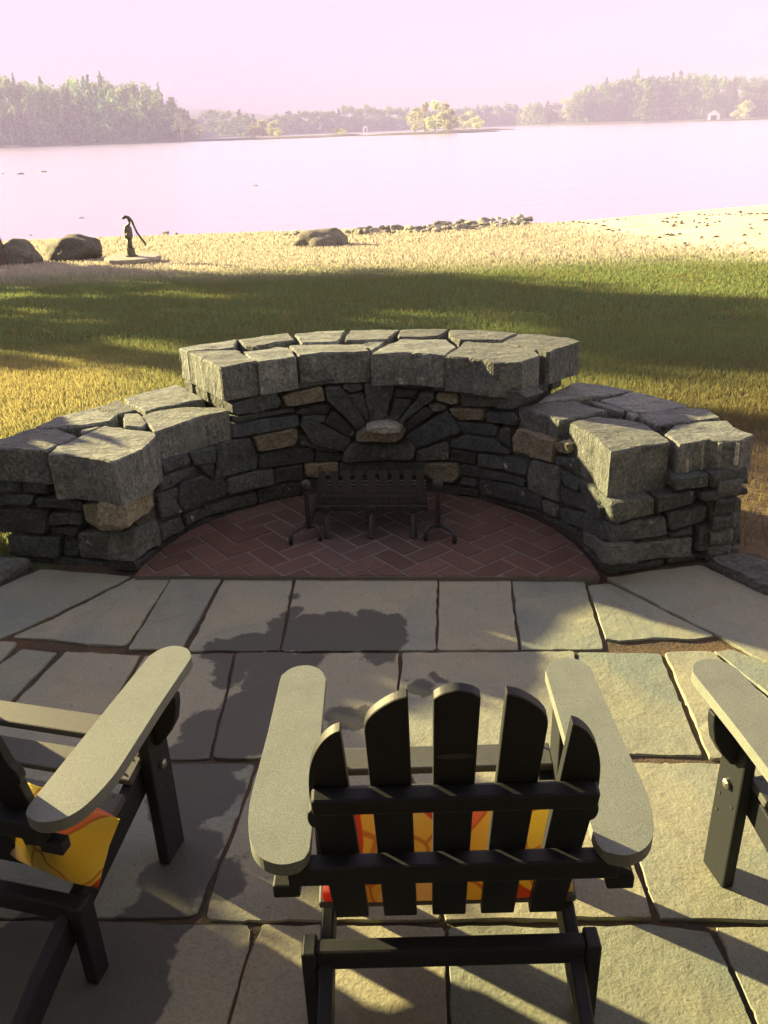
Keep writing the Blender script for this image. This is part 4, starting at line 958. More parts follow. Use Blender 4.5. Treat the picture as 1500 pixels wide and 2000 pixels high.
def andiron(loc, rz, label, sg):
    t = thing('andiron', label, 'andiron', loc, rz, 'andirons beside the fire grate')
    b = MB(); b.box((0, 0, .135), (.022, .022, .19)); b.build('post', M['iron'], t, bevel=.003)
    b = MB(); b.lathe([(.004, .222), (.014, .226), (.022, .236), (.026, .25), (.022, .264), (.012, .273), (.003, .275)], n=12); b.build('ball_finial', M['iron'], t, smooth=True)
    b = MB(); b.tube([(0, 0, .055), (sg*.03, -.02, .055), (sg*.06, -.055, .052), (sg*.072, -.08, .035), (sg*.072, -.085, .0)], .010, 8); b.build('foot', M['iron'], t, smooth=True)
    b = MB(); b.tube([(0, 0, .055), (-sg*.04, -.02, .055), (-sg*.055, -.045, .04), (-sg*.055, -.05, .0)], .010, 8); b.build('foot', M['iron'], t, smooth=True)
    b = MB(); b.box((0, .14, .06), (.02, .28, .02)); b.box((0, .275, .03), (.02, .02, .06)); b.build('log_bar', M['iron'], t, bevel=.002)
    return t
andiron((-.343, 3.46, .03), R(-4), 'black iron andiron with ball top at the left end of the fire grate', -1)
andiron((.240, 3.42, .03), R(-4), 'black iron andiron with ball top at the right end of the fire grate', 1)

# ------------------------------------------------------------------ folding wooden-look chairs
def back_top(xc, w, i):
    """outline of one back slat in (x, s), s measured up the slat from its foot"""
    S = .675; tops = {0: [(-w/2, .555), (-w/2+.004, .582), (-w/2+.018, .612), (-w/2+.038, .636), (w/2-.004, .662), (w/2, .655)] if False else None}
    return S
def chair(label, loc, rz):
    t = thing('garden_chair', label, 'garden chair', loc, rz, 'slatted garden chairs facing the fireplace')
    P = M['plastic']; F = M['faded']; S = M['semi']
    slat_y = lambda z: .12-.24*(z-.27)
    th = math.atan(.24); ct, st = math.cos(th), math.sin(th)
    bmap = lambda x, s, d: (x, .12-st*s+ct*d, .262+ct*s+st*d)      # back plane: s up, d forward
    # five back slats, fan shaped, rounded together at the top
    for i in range(-2, 3):
        def X(s): return i*(.098+.014*s/.68)
        hw = lambda s: .0335+.003*s/.68
        a = abs(i)
        if a == 0: top = [(-1, .672), (-.7, .682), (-.3, .688), (0, .690), (.3, .688), (.7, .682), (1, .672)]
        elif a == 1: top = [(-1, .680), (-.4, .672), (.2, .655), (.7, .634), (.93, .615), (1, .596)]
        else: top = [(-1, .602), (-.6, .594), (-.1, .573), (.4, .537), (.75, .492), (.95, .440), (1.0, .402), (1.03, .385), (1.25, .372), (1.33, .352), (1.25, .335), (1.05, .328)]
        sg = 1 if i >= 0 else -1
        right = [(X(s)+sg*hw(s)*u, s) for u, s in top]
        sm = []
        for q in range(len(right)-1):
            a_, b_, c_, d_ = (Vector(right[max(0, min(len(right)-1, q+e))]) for e in (-1, 0, 1, 2))
            for u in (0, .25, .5, .75): sm.append(tuple(.5*((2*b_)+(c_-a_)*u+(2*a_-5*b_+4*c_-d_)*u*u+(3*b_-a_-3*c_+d_)*u**3)))
        right = sm+[right[-1]]
        out = [(X(0)-sg*hw(0), .0)]+right+[(X(0)+sg*hw(0), .0)]
        if sg < 0 : out = out[::-1]
        b = MB(); b.prism(out, lambda x, s: bmap(x, s, 0), lambda x, s: bmap(x, s, .020)); sl = b.build('back_slat', P, t, bevel=.004)
        if i == 0:
            e = MB(); e.prism([(.030*math.cos(2*math.pi*q/20), .53+.008*math.sin(2*math.pi*q/20)) for q in range(20)], lambda x, s: bmap(x, s, .002), lambda x, s: bmap(x, s, -.0015)); e.build('emblem', M['emblem'], sl)
    rot = Matrix.Rotation(th, 3, 'X')
    b = MB(); b.box(bmap(0, .435, -.0165), (.485, .032, .042), rot); b.build('upper_back_rail', P, t, bevel=.006)
    b = MB(); b.box((0, .034, .489), (.60, .038, .044)); b.build('lower_back_rail', P, t, bevel=.006)
    b = MB(); b.box((0, .082, .205), (.54, .036, .050)); b.build('rear_cross_rail', P, t, bevel=.006)
    # seat slats across the sloping side rails
    for k_ in range(4):
        y = .478-.095*k_; z = .352-.030*k_-.004*max(0, k_-2)
        b = MB(); b.box((0, y, z), (.535, .068, .022), Matrix.Rotation(R(15 if k_ else 8), 3, 'X')); sl = b.build('seat_slat', S, t, bevel=.004)
        for sx in (-.246, .246):
            for dy in (-.02, .02):
                q = MB(); q.lathe([(.0035, .0), (.0035, .0022), (.002, .003)], (sx, y+dy, z+.0105+dy*.25), 8); q.build('screw', M['dark'], sl)
    for sg in (-1, 1):
        # sloping side rail running from the front leg to the ground behind
        out = [(.515, .345), (.515, .262), (.10, .135), (-.22, .0), (-.335, .0), (-.05, .16), (.10, .215)]
        b = MB(); b.prism(out, lambda y, z: (sg*.236, y, z), lambda y, z: (sg*.264, y, z)); b.build('side_rail', P, t, bevel=.005)
        b = MB(); b.box((sg*.281, .445, .262), (.030, .090, .524)); leg = b.build('front_leg', P, t, bevel=.005)
        q = MB(); q.lathe([(.013, 0), (.013, .008), (.006, .012)], (0, 0, 0), 8); bo = q.build('bolt', M['bolt'], leg); bo.matrix_local = Matrix.Translation((sg*.296, .445, .30)) @ Matrix.Rotation(sg*math.pi/2, 4, 'Y')
        for zz, yy in ((.25, .47), (.25, .42), (.20, .47)):
            q = MB(); q.lathe([(.004, 0), (.004, .002)], (0, 0, 0), 8); bo = q.build('bolt', M['dark'], leg); bo.matrix_local = Matrix.Translation((sg*.296, yy, zz)) @ Matrix.Rotation(sg*math.pi/2, 4, 'Y')
        b = MB(); b.box((sg*.283, .083, .117), (.030, .052, .234)); b.build('rear_leg', P, t, bevel=.005)
        # paddle arm
        out = [(.262, .03), (.258, .10), (.256, .50), (.258, .535), (.268, .562), (.288, .580), (.312, .585), (.338, .577), (.356, .556), (.363, .528), (.370, .36), (.381, .19), (.381, .13), (.370, .065), (.348, .028), (.315, .010), (.285, .012)]
        z0 = lambda y: .532+.040*y
        sm = []
        for q in range(len(out)):
            a_, b_, c_, d_ = (Vector(out[(q+e) % len(out)]) for e in (-1, 0, 1, 2))
            for u in (0, .25, .5, .75):
                sm.append(tuple(.5*((2*b_)+(c_-a_)*u+(2*a_-5*b_+4*c_-d_)*u*u+(3*b_-a_-3*c_+d_)*u**3)) if (c_-b_).length < .12 else tuple(b_.lerp(c_, u)))
        out = sm
        b = MB(); pts = [(sg*x, y) for x, y in (out if sg > 0 else out[::-1])]
        b.prism(pts, lambda x, y: (x, y, z0(y)-.028), lambda x, y: (x, y, z0(y))); b.build('arm', F, t, bevel=.006)
        out = [(0, 0), (.074, 0), (.072, -.03), (.062, -.075), (.04, -.115), (.012, -.150), (0, -.156)]
        b = MB(); pts = [(sg*(.297+x), .519+z) for x, z in out]; pts = pts if sg > 0 else pts[::-1]
        b.prism(pts, lambda x, z: (x, .460, z), lambda x, z: (x, .432, z)); b.build('arm_bracket', P, t, bevel=.004)
        b = MB(); b.box((sg*.305, .034, .452), (.05, .03, .03)); b.build('arm_block', P, t, bevel=.004)
    return t
chair('charcoal slatted garden chair seen from behind with a leafy yellow pillow showing between its slats', (.103, 1.095, 0), R(-.5))
chair('dark slatted garden chair at the left edge angled right with a pillow under its arm', (-.974, 1.30, 0), R(-15.1))
chair('dark slatted garden chair at the right edge with its near leg in warm sun', (1.157, 1.137, 0), R(11))

def pillow(label, loc, rot, w=.235, h=.135, d=.07):
    v = []; f = []; nu, nv = 22, 14
    for side in (1, -1):
        for j in range(nv+1):
            for i in range(nu+1):
                a = -1+2*i/nu; b = -1+2*j/nv
                e = max(0, (1-a**2))**.45*max(0, (1-b**2))**.45
                pin = 1-.10*(1-abs(a))*b*b*(abs(b))-.0; pin2 = 1-.06*(1-abs(b))*a*a
                wr = .004*noise.noise(Vector((a*5, b*4, side*3)))
                v.append((a*w*pin2, -side*(d*e+wr*e), b*h*pin))
    n_ = (nu+1)*(nv+1)
    for s in range(2):
        for j in range(nv):
            for i in range(nu):
                q = (s*n_+j*(nu+1)+i, s*n_+j*(nu+1)+i+1, s*n_+(j+1)*(nu+1)+i+1, s*n_+(j+1)*(nu+1)+i)
                f.append(q if s == 0 else q[::-1])
    o = mesh('pillow', v, f, M['pillow'], smooth=True); o.location = loc; o.rotation_euler = rot
    return tag(o, label, 'pillow', 'leaf print pillows on the chairs')
pillow('leafy red and yellow pillow leaning against the slats of the middle chair', (.105, 1.295, .375), (R(-16), 0, R(-.5)), .262, .128)
pillow('plain yellow side of a leafy pillow poking out under the arm of the left chair', (-.728, 1.40, .325), (R(-22), R(16), R(-15)), .112, .085)

# ------------------------------------------------------------------ lawn furniture and rocks
def boulder(name, label, loc, dims, seed, cat, group=None, sub=4, rough=.16, mat='boulder', rz=0, flat=.25):
    bm = bmesh.new(); bmesh.ops.create_icosphere(bm, subdivisions=sub, radius=1)
    for v in bm.verts:
        p = v.co.copy(); d = 1+rough*noise.noise(p*1.3+Vector((seed*7.1, 0, 0)))*1.6+rough*.5*noise.noise(p*3.1+Vector((0, seed*3.3, 0)))+rough*.15*noise.noise(p*8)
        p *= d; p.z = p.z if p.z > -flat else -flat-(abs(p.z)-flat)*.3
        v.co = Vector((p.x*dims[0], p.y*dims[1], p.z*dims[2]))
    me = bpy.data.meshes.new(name); bm.to_mesh(me); bm.free(); me.materials.append(M[mat]); me.polygons.foreach_set('use_smooth', [True]*len(me.polygons))
    o = bpy.data.objects.new(name, me); o.location = loc; o.rotation_euler = (0, 0, rz); col.objects.link(o)
    if label: tag(o, label, cat, group)
    return o
gz = ground_z
boulder('boulder', 'rounded brown boulder at the left edge, next to the leaning tree trunk', (-7.25, 17.9, gz(-7.2, 17.9)+.12), (.45, .38, .36), 1, 'boulder', 'boulders on the lawn')
boulder('boulder', 'broad rounded boulder in shade between the tree trunk and the water pump', (-6.25, 18.4, gz(-6.2, 18.4)+.15), (.60, .45, .37), 2, 'boulder', 'boulders on the lawn')
boulder('boulder', 'low pointed boulder alone on the sunlit lawn near the shore', (-1.17, 19.9, gz(-1.2, 19.9)+.03), (.62, .42, .36), 5, 'boulder', 'boulders on the lawn', rough=.2)
ES = [[(-1.72, 3.36), (-1.55, 3.32), (-1.60, 3.20), (-1.66, 3.10), (-1.85, 3.05), (-1.95, 3.25)], [(1.33, 3.10), (1.475, 3.16), (1.60, 3.05), (1.78, 2.86), (1.62, 2.74), (1.45, 2.86)]]
for P, lab, s_ in ((ES[0], 'rough pale edging stone at the left end of the wall', 41), (ES[1], 'grey speckled edging stone at the foot of the right wall end', 42)):
    o = stone('edging_stone', [Vector(p) for p in P], .08, lambda u, v, w: (u, v, .045+w), M['m'], None, joint=.002, bev=.02, relief=.01, corner=.04, seed=s_); tag(o, lab, 'edging stone')
# hand pump on its round cover
PX, PY = -4.75, 17.2; PZ = gz(PX, PY)
cover = MB(); cover.lathe([(.50, -.1), (.52, .03), (.55, .085), (.55, .125), (.53, .14)], n=14); co = cover.build('well_cover', M['concrete'], None); co.location = (PX, PY, PZ); tag(co, 'low round concrete well cover carrying the iron hand pump', 'well cover')
pump = thing('hand_pump', 'old cast iron hand pump with a long curved handle on the well cover', 'water pump', (PX-.02, PY, PZ+.138), R(8))
b = MB(); b.lathe([(.115, 0), (.12, .02), (.085, .03), (.078, .12), (.082, .16)], n=10); b.build('pedestal', M['pump'], pump, smooth=False)
b = MB(); b.lathe([(.05, .155), (.052, .33)], n=10); b.build('column', M['pump'], pump, smooth=True)
b = MB(); b.lathe([(.045, .325), (.075, .345), (.082, .40), (.082, .52), (.062, .56), (.04, .575)], n=12); b.build('barrel', M['pump'], pump, smooth=True)
b = MB(); b.tube([(-.02, 0, .56), (.045, 0, .60), (.055, 0, .65), (.03, 0, .70)], [.028, .024, .022, .026], 8); b.build('fulcrum', M['pump'], pump, smooth=True)
b = MB(); b.tube([(-.07, 0, .715), (.0, 0, .735), (.06, 0, .715), (.105, 0, .65), (.13, 0, .55), (.17, 0, .43), (.24, 0, .31), (.29, 0, .235), (.295, 0, .19)], [.028, .03, .026, .022, .02, .02, .022, .022, .018], 8); b.build('handle', M['pump'], pump, smooth=True)
b = MB(); b.tube([(0, -.06, .43), (0, -.16, .43), (0, -.20, .39)], [.03, .028, .026], 8); b.build('spout', M['pump'], pump, smooth=True)
# shore rocks
protos = []
for i in range(6):
    o = boulder('shore_rock', None, (0, 0, 0), (1, .85, .75), 20+i, 'rock', sub=2, rough=.28, mat='riprap'); o.data.polygons.foreach_set('use_smooth', [False]*len(o.data.polygons)); protos.append(o)
for i, (x, y, z, r_) in enumerate(RIPRAP):
    o = protos[i] if i < 6 else protos[i % 6].copy()
    if i >= 6: col.objects.link(o)
    s_ = r_*rng.uniform(.95, 1.5); o.location = (x, y, z+s_*.25); o.scale = (s_*rng.uniform(.9, 1.4), s_, s_*rng.uniform(.8, 1.2)); o.rotation_euler = (rng.uniform(-.3, .3), rng.uniform(-.3, .3), rng.uniform(0, 6.3))
    tag(o, 'small grey rock in the line of rocks along the lake edge', 'rock', 'rocks lining the lake edge')
for i, (x, y, r_) in enumerate(LAKEROCK):
    o = protos[i].copy(); col.objects.link(o); o.name = 'lake_rock'; o.location = (x, y, -1.0); o.scale = (r_, r_*.8, r_*.45); o.rotation_euler = (0, 0, i)
    tag(o, 'tiny dark rock breaking the bright surface of the lake', 'rock', 'rocks out in the lake')
# wrack and twigs on the beach
v = []; f = []
for i in range(420):
    x = rng.uniform(5, 12); y = rng.uniform(12, 26)
    if noise.noise(Vector((x*.55, y*.9, 8))) < .05: continue
    if not beach_at(x, y): continue
    a = rng.gauss(.2, .5); L_ = rng.uniform(.02, .10); w_ = rng.uniform(.006, .02); z = gz(x, y)+.02; n0 = len(v); dx, dy = math.cos(a)*L_, math.sin(a)*L_; ex, ey = -math.sin(a)*w_, math.cos(a)*w_
    v += [(x-dx-ex, y-dy-ey, z-.01), (x+dx-ex, y+dy-ey, z-.01), (x+dx+ex, y+dy+ey, z-.01), (x-dx+ex, y-dy+ey, z-.01), (x, y, z+.03)]
    f += [(n0, n0+1, n0+4), (n0+1, n0+2, n0+4), (n0+2, n0+3, n0+4), (n0+3, n0, n0+4)]
k = NT('dry wrack'); M['wrack'] = k.done(k.bsdf((.12, .09, .045), .9))
tag(mesh('beach_debris', v, f, M['wrack']), 'dry weed and twigs scattered over the beach sand', kind='stuff')

# ------------------------------------------------------------------ grass
def grass():
    parts = []
    def region(n, x0, x1, y0, y1, hgt, wid):
        x = nr.uniform(x0, x1, n); y = nr.uniform(y0, y1, n); return x, y, np.full(n, hgt), np.full(n, wid)
    for a in ((230000, -4.6, 4.2, 3.2, 8.5, .042, .0038), (110000, -6.5, 7, 8.5, 14, .055, .009), (60000, -11, 8, 14, 20, .06, .016), (26000, -13, 6, 20, 25.5, .07, .025)): parts.append(region(*a))
    x, y, h, w = (np.concatenate(q) for q in zip(*parts))
    rc = np.hypot(x-CX, y-CY)
    keep = ~((rc < 1.60) & (y > 2.5)) & ~((y < 3.3) & (np.abs(x) < 1.9))
    keep &= ~((np.hypot(x-2.6, y-3.2) < 1.6) & (nr.uniform(0, 1, len(x)) < .75))
    bt = np.array([sum(beach_at(a+o, b) for o in (0, -.5, -1.1, -2.0, .5)) for a, b in zip(x, y)])/5.0; keep &= nr.uniform(0, 1, len(x)) > np.minimum(.985, bt*1.15)
    keep &= ~((np.hypot(x-PX, y-PY) < .5))
    x, y, h, w = x[keep], y[keep], h[keep], w[keep]; n = len(x)
    z = np.where(y < 5, -.02, -(y-5)/21-.02)
    a = nr.uniform(0, 2*np.pi, n); lean = nr.uniform(.1, .75, n)*h; la = nr.uniform(0, 2*np.pi, n); hh = h*nr.uniform(.5, 1.25, n); ww = w*nr.uniform(.6, 1.2, n)
    dx, dy = np.cos(a)*ww, np.sin(a)*ww; V = np.empty((n, 5, 3))
    V[:, 0] = np.c_[x-dx, y-dy, z-.01]; V[:, 1] = np.c_[x+dx, y+dy, z-.01]
    mx, my = x+np.cos(la)*lean*.35, y+np.sin(la)*lean*.35
    V[:, 2] = np.c_[mx-dx*.7, my-dy*.7, z+hh*.6]; V[:, 3] = np.c_[mx+dx*.7, my+dy*.7, z+hh*.6]
    V[:, 4] = np.c_[x+np.cos(la)*lean, y+np.sin(la)*lean, z+hh]
    me = bpy.data.meshes.new('grass'); me.vertices.add(n*5); me.vertices.foreach_set('co', V.ravel())
    b = np.arange(n)*5
    q = np.stack([b, b+1, b+3, b+2, b+2, b+3, b+4], 1).ravel(); ls = np.stack([np.arange(n)*7, np.arange(n)*7+4], 1).ravel(); 
    me.loops.add(n*7); me.loops.foreach_set('vertex_index', q.astype(np.int32)); me.polygons.add(n*2); me.polygons.foreach_set('loop_start', ls.astype(np.int32))
    me.update(calc_edges=True)
    at = me.attributes.new('tint', 'FLOAT', 'POINT'); at.data.foreach_set('value', np.repeat(nr.uniform(0, 1, n), 5).astype(np.float32))
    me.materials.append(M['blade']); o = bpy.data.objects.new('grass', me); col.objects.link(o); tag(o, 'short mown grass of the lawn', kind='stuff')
grass()

# ------------------------------------------------------------------ trees
def crown_mesh(name, centres, n, leaf, mat, seed, droop=0, hollow=.55):
    """leaf clumps spread through several lobes; centres = [(x, y, z, rx, ry, rz, weight)]"""
    r = np.random.default_rng(seed); C_ = np.array(centres); wts = C_[:, 6]/C_[:, 6].sum(); idx = r.choice(len(C_), n, p=wts); c = C_[idx]
    d = r.normal(size=(n, 3)); d /= np.linalg.norm(d, axis=1)[:, None]; rad = r.uniform(hollow, 1.05, n)[:, None]
    p = c[:, :3]+d*c[:, 3:6]*rad
    nn = d+r.normal(size=(n, 3))*.7; nn[:, 2] += droop; nn /= np.linalg.norm(nn, axis=1)[:, None]
    t = np.cross(nn, r.normal(size=(n, 3))); t /= np.linalg.norm(t, axis=1)[:, None]; b = np.cross(nn, t)
    s = leaf*r.uniform(.6, 1.3, n)[:, None]; s2 = s*r.uniform(.45, .8, n)[:, None]
    V = np.stack([p-t*s, p-b*s2+nn*s*.15, p+t*s, p+b*s2-nn*s*.1], 1)
    me = bpy.data.meshes.new(name); me.vertices.add(n*4); me.vertices.foreach_set('co', V.ravel()); me.loops.add(n*4); me.loops.foreach_set('vertex_index', np.arange(n*4, dtype=np.int32))
    me.polygons.add(n); me.polygons.foreach_set('loop_start', (np.arange(n)*4).astype(np.int32)); me.update(calc_edges=True)
    at = me.attributes.new('tint', 'FLOAT', 'POINT'); at.data.foreach_set('value', np.repeat(r.uniform(0, 1, n), 4).astype(np.float32)); me.materials.append(mat); return me
def trunk_mesh(name, h, r0, seed, lean=.02, limbs=5, z0=.35):
    r = random.Random(seed); b = MB(); pts = [(r.uniform(-1, 1)*lean*h*q/6, r.uniform(-1, 1)*lean*h*q/6, h*q/6) for q in range(7)]; b.tube(pts, [r0*(1-.85*q/6) for q in range(7)], 8)
    for i in range(limbs):
        z = h*r.uniform(z0, .85); a = r.uniform(0, 6.28); L_ = h*.22*(1.1-z/h); b.tube([(0, 0, z), (math.cos(a)*L_*.6, math.sin(a)*L_*.6, z+L_*.3), (math.cos(a)*L_, math.sin(a)*L_, z+L_*.55)], [r0*.3, r0*.2, r0*.08], 5)
    me = bpy.data.meshes.new(name); me.from_pydata(b.v, [], b.f); me.materials.append(M['bark']); return me
# unit-height prototypes for the far shores
PR = {'p': [], 'd': [], 'g': []}
for s_ in range(4):        # conifers: tiers of spreading boughs
    r = random.Random(60+s_); cs = []
    for q in range(16):
        t = q/15; rad_ = (.24*(1-t)**.8+.02)*r.uniform(.7, 1.2); 
        for e in range(3):
            a = r.uniform(0, 6.28); cs.append((math.cos(a)*rad_*.55, math.sin(a)*rad_*.55, .12+.85*t+r.uniform(-.02, .02), rad_*.6, rad_*.6, .035, rad_+.03))
    PR['p'].append((crown_mesh('crown', cs, 900, .040, M['pine'], 70+s_, .3, .1), trunk_mesh('trunk', .95, .016, s_, limbs=3)))
for s_ in range(4):        # broad-leaved: lobes
    r = random.Random(80+s_); cs = []
    for q in range(11):
        a = r.uniform(0, 6.28); t = r.uniform(.05, 1); rr_ = .30*math.sin(math.pi*min(1, t*.85+.12))*r.uniform(.4, 1); s2 = r.uniform(.10, .17); cs.append((math.cos(a)*rr_, math.sin(a)*rr_, .08+.78*t, s2, s2, s2*.8, s2))
    base = [(math.cos(e)*.2, math.sin(e)*.2, .10, .15, .15, .11, .13) for e in (.3, 1.9, 3.3, 4.9)]
    PR['d'].append((crown_mesh('crown', cs+base, 1050, .042, M['broad'], 90+s_), trunk_mesh('trunk', .7, .02, 9+s_, limbs=4)))
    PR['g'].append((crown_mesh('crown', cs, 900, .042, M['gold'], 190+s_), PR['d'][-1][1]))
def far_tree(x, y, h, w, kind, seed, label, group, z=-.9, nm=None):
    r = random.Random(seed); kd = kind if kind in 'pdg' else r.choice('dddddddp'); cm, tm = PR[kd][r.randrange(4)]; nominal = .50 if kd == 'p' else .62
    t = thing('pine_tree' if kd == 'p' else 'leafy_tree', label, 'tree', (x, y, z), r.uniform(0, 6.28), group)
    sx = w/nominal
    for nm_, me in (('crown', cm), ('trunk', tm)):
        o = bpy.data.objects.new(nm_, me); col.objects.link(o); o.parent = t; o.scale = (sx, sx, h) if nm_ == 'crown' else (h, h, h)
LAB = {'L': ('tree in the tall dense forest on the left shore of the lake', 'forest trees on the left shore'), 'R': ('tree in the dense forest on the right shore of the lake', 'forest trees on the right shore'),
       'M': ('pale tree in the low wood just right of the left forest, across the lake', 'trees of the low far wood'), 'F': ('hazy tree on the most distant shore across the middle of the lake', 'trees on the most distant shore')}
ONE = {('LF', 0): 'sunlit pale pine standing before the left forest', ('LF', 1): 'small leafy tree at the waterline of the left forest', ('LF', 2): 'light leafy tree at the right end of the left forest',
 ('I1', 0): 'taller of two pale trees on the islet at the right end of the left forest', ('I1', 1): 'shorter of two pale trees on the islet at the right end of the left forest',
 ('I2', 0): 'leftmost tree on the long flat island left of centre', ('I2', 1): 'second tree from the left on the long flat island left of centre', ('I2', 2): 'third tree from the left on the long flat island left of centre', ('I2', 3): 'small rightmost tree on the long flat island left of centre',
 ('I3', 0): 'left bush of two on the tiny islet in mid lake', ('I3', 1): 'right bush of two on the tiny islet in mid lake',
 ('I4', 0): 'leftmost tree on the tallest wooded island in mid lake', ('I4', 1): 'second tree from the left on the tallest wooded island in mid lake', ('I4', 2): 'tallest tree in the middle of the wooded island in mid lake', ('I4', 3): 'fourth tree from the left on the tallest wooded island', ('I4', 4): 'small rightmost tree on the tallest wooded island in mid lake',
 ('I5', 0): 'left tree on the small island right of the tallest island', ('I5', 1): 'middle tree on the small island right of the tallest island', ('I5', 2): 'small right tree on the small island right of the tallest island',
 ('RF', 0): 'leftmost pale tree leading up to the right forest', ('RF', 1): 'second pale tree leading up to the right forest', ('RF', 2): 'third pale tree leading up to the right forest', ('RF', 3): 'fourth pale tree leading up to the right forest', ('RF', 4): 'leafy tree at the left corner of the right forest', ('RF', 5): 'sunlit pine in front of the middle of the right forest', ('RF', 6): 'sunlit pine near the left corner of the right forest',
 ('I6', 0): 'left half of the pale bushy pair by the boathouse', ('I6', 1): 'taller right tree of the pale bushy pair by the boathouse'}
cnt = {}
for i, (x, y, h, w, kind, tg) in enumerate(FAR):
    q = cnt.get(tg, 0); cnt[tg] = q+1
    if tg in LAB: far_tree(x, y, h+.8, w*1.15, kind, i, LAB[tg][0], LAB[tg][1], z=-1.7)
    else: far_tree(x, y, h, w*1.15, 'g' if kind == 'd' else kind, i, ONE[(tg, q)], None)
for i, (x, y, rr_) in enumerate(ISL):
    v = []; f = []; n_ = 20
    for r_, z in ((1, -1.05), (.9, -.75), (.5, -.4)): v += [(x+math.cos(2*math.pi*j/n_)*rr_*r_*(1+.1*math.sin(j*2.3)), y+math.sin(2*math.pi*j/n_)*rr_*.35*r_, z) for j in range(n_)]
    for a in range(2): f += [(a*n_+j, a*n_+(j+1) % n_, (a+1)*n_+(j+1) % n_, (a+1)*n_+j) for j in range(n_)]
    f.append(tuple(range(2*n_, 3*n_))); tag(mesh('island', v, f, M['shore'], smooth=True), 'low island in the lake', kind='structure')
# boathouse and a bright gap shown as a small house, far off
def house(name, label, x, y, w, d, h, rh, rz, door=True):
    t = thing(name, label, name, (x, y, -.9), rz)
    b = MB(); b.prism([(-w/2, 0), (w/2, 0), (w/2, h), (0, h+rh), (-w/2, h)], lambda u, z: (u, d/2, z), lambda u, z: (u, -d/2, z)); b.build('wall', M['white'], t)
    for sg in (-1, 1):
        b = MB(); L_ = math.hypot(w/2, rh)*1.18; b.box((sg*w*.27, 0, h+rh*.46+.12), (L_, d*1.1, .18), Matrix.Rotation(sg*math.atan2(rh, w/2), 3, 'Y')); b.build('roof', M['roof'], t)
    b = MB(); b.box((0, -d/2-.05, h*.42), (w*.5, .12, h*.84)); b.build('door' if door else 'window', M['dark'], t)
house('boathouse', 'small white boathouse with gable roof at the foot of the right forest', BOATHOUSE[0], BOATHOUSE[1], 4.8, 6.5, 2.5, 1.7, R(-20))
house('cottage', 'tiny white cottage on the far shore left of the tallest island', GAP_HOUSE[0][0], GAP_HOUSE[0][1], 1.9, 3, 1.9, .9, R(10), False)  # small white house added where a bright gap shows

# trees of the garden: the leaning one at the left edge, and those whose shade falls on lawn and terrace
def big_tree(name, label, x, y, h, r0, lobes, n, leaf, mat, seed, lean=.01, tilt=(0, 0)):
    t = thing(name, label, 'tree', (x, y, gz(x, y)-.05)); t.rotation_euler = (tilt[0], tilt[1], 0)
    o = bpy.data.objects.new('trunk', trunk_mesh('trunk', h, r0, seed, lean, 8)); col.objects.link(o); o.parent = t
    o = bpy.data.objects.new('crown', crown_mesh('crown', lobes, n, leaf, M[mat], seed+1, hollow=.2)); col.objects.link(o); o.parent = t
def lobes_for(h0, h1, r_, n_, seed, sq=1):
    r = random.Random(seed); out = []
    for i in range(n_):
        a = r.uniform(0, 6.28); q = r_*r.uniform(.1, .75); s2 = r_*r.uniform(.3, .5); z = r.uniform(h0+s2*.6, h1-s2*.6); out.append((math.cos(a)*q, math.sin(a)*q, z, s2, s2, s2*.8*sq, s2**3))
    return out
def at_sa(s, a):   # position from distance across (s) and along (a) the sun's bearing
    return (.839*a+.545*s, -.545*a+.839*s)
big_tree('leaning_tree', 'rough tree trunk leaning in at the left edge beside the brown boulder', -7.50, 17.6, 11, .17, lobes_for(5.5, 11.5, 3.2, 14, 3), 5200, .20, 'broad', 31, tilt=(0, R(-8)))
for i, (s, a, h0, h1, r_, n_) in enumerate(((9.6, -21, 1.2, 8.5, 2.3, 3100), (6.9, -20, 1.3, 8.5, 1.75, 2800), (4.95, -15.5, 1.7, 6, .75, 1300))):
    x, y = at_sa(s, a); big_tree('broad_tree', ['wide leafy tree left of the lawn nearest the water', 'leafy tree left of the lawn in the middle of its row', 'slim young tree left of the lawn'][i], x, y, h1*.8, .2, lobes_for(h0, h1, r_, 22, 10+i), n_, .19, 'broad', 40+i*3)
for i, (s, a) in enumerate(((1.55, -4.75), (.55, -4.6), (-.5, -4.7), (-1.6, -4.6))):
    x, y = at_sa(s, a); r_ = random.Random(60+i); lb = [(r_.uniform(-.45, .45), r_.uniform(-.45, .45), r_.uniform(.2, .85), .34, .34, .30, 1) for q in range(10)]+[(r_.uniform(-.5, .5), r_.uniform(-.5, .5), .86+r_.uniform(-.04, .06), .30, .30, .26, 1) for q in range(9)]
    big_tree('garden_shrub', ['dense rounded shrub left of the terrace nearest the wall', 'dense rounded shrub left of the terrace, second from the wall', 'dense rounded shrub left of the terrace, third from the wall', 'dense rounded shrub left of the terrace farthest from the wall'][i], x, y, .6, .03, lb, 8000, .075, 'broad', 70+i*3)
for i, (x, y, h) in enumerate(((-6.5, -3.5, 15), (7.0, -3.0, 14))):
    big_tree('shade_tree', ['tall leafy tree beside the lodge on the left', 'tall leafy tree beside the lodge on the right'][i], x, y, h*.85, .28, lobes_for(2.6, h, 4.4, 26, 90+i), 8000, .30, 'broad', 95+i*3)
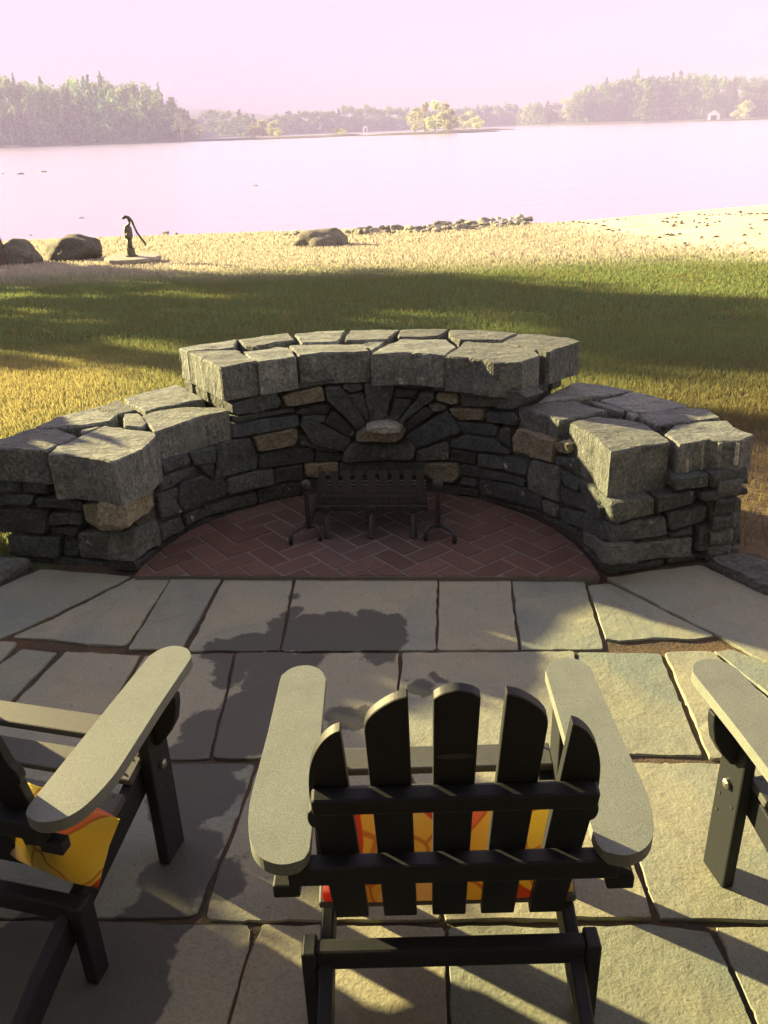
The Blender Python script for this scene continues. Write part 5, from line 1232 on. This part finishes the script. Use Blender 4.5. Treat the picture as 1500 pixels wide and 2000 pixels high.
# unseen building added behind the viewer to cut sky light
added_lodge = thing('lodge', 'dark shingled lodge behind the terrace', 'house', (0, -3.4, 0))
k = NT('brown shingle'); f = k.noise(k.vmul(k.obj(), (6, 1, 2)), 5, 5); M['shingle'] = k.done(k.bsdf(k.ramp(f, (.3, (.045, .034, .025)), (.7, (.075, .058, .042))), .9, k.bump(f, .5, .01)))
b = MB(); b.box((0, -3, 2.0), (11, 6, 4.1)); b.build('wall', M['shingle'], added_lodge)
b = MB(); b.prism([(.75, 3.9), (-3, 6.8), (-6.75, 3.9), (-6.75, 4.05), (-3, 7.0), (.75, 4.05)], lambda y, z: (-5.8, y, z), lambda y, z: (5.8, y, z)); b.build('roof', M['roof'], added_lodge)
b = MB(); b.prism([(0, 3.25), (3.85, 2.75), (3.85, 2.87), (0, 3.37)], lambda y, z: (-6.2, y, z), lambda y, z: (6.2, y, z)); b.build('porch_roof', M['shingle'], added_lodge)  # unseen porch roof added to darken the near terrace
for x in (-5.6, -2.2, 2.2, 5.6):
    b = MB(); b.box((x, 3.6, 1.37), (.16, .16, 2.78)); b.build('porch_post', M['shingle'], added_lodge)
for x in (-3.6, -1.2, 1.2, 3.6):
    b = MB(); b.box((x, .02, 1.6), (1.3, .08, 1.5)); w_ = b.build('window', M['white'], added_lodge); b = MB(); b.box((x, .075, 1.6), (1.12, .03, 1.32)); b.build('pane', M['dark'], w_)
# ------------------------------------------------------------------ summer haze over the lake
hz = MB(); hz.box((0, 520, 21.3), (2000, 1300, 46.8)); ho = hz.build('haze', None)
k = NT('haze air'); pvn = k.n('VolumePrincipled', Color=(.63, .605, .86), Density=.0016, Anisotropy=-.6); k.t.links.new(pvn.outputs[0], k.out.inputs['Volume']); ho.data.materials.append(k.m)
tag(ho, 'pale summer haze over the lake', kind='stuff')
# pale drill marks left in the quarried face of the outer right cap stone
for x0, y0, z0, x1, y1, z1 in DRILL:
    b = MB(); m_ = 7; r_ = random.Random(int(x0*1000)); pts = [(x0+(x1-x0)*q/m_-CX, y0+(y1-y0)*q/m_-CY, z0+(z1-z0)*q/m_) for q in range(m_+1)]
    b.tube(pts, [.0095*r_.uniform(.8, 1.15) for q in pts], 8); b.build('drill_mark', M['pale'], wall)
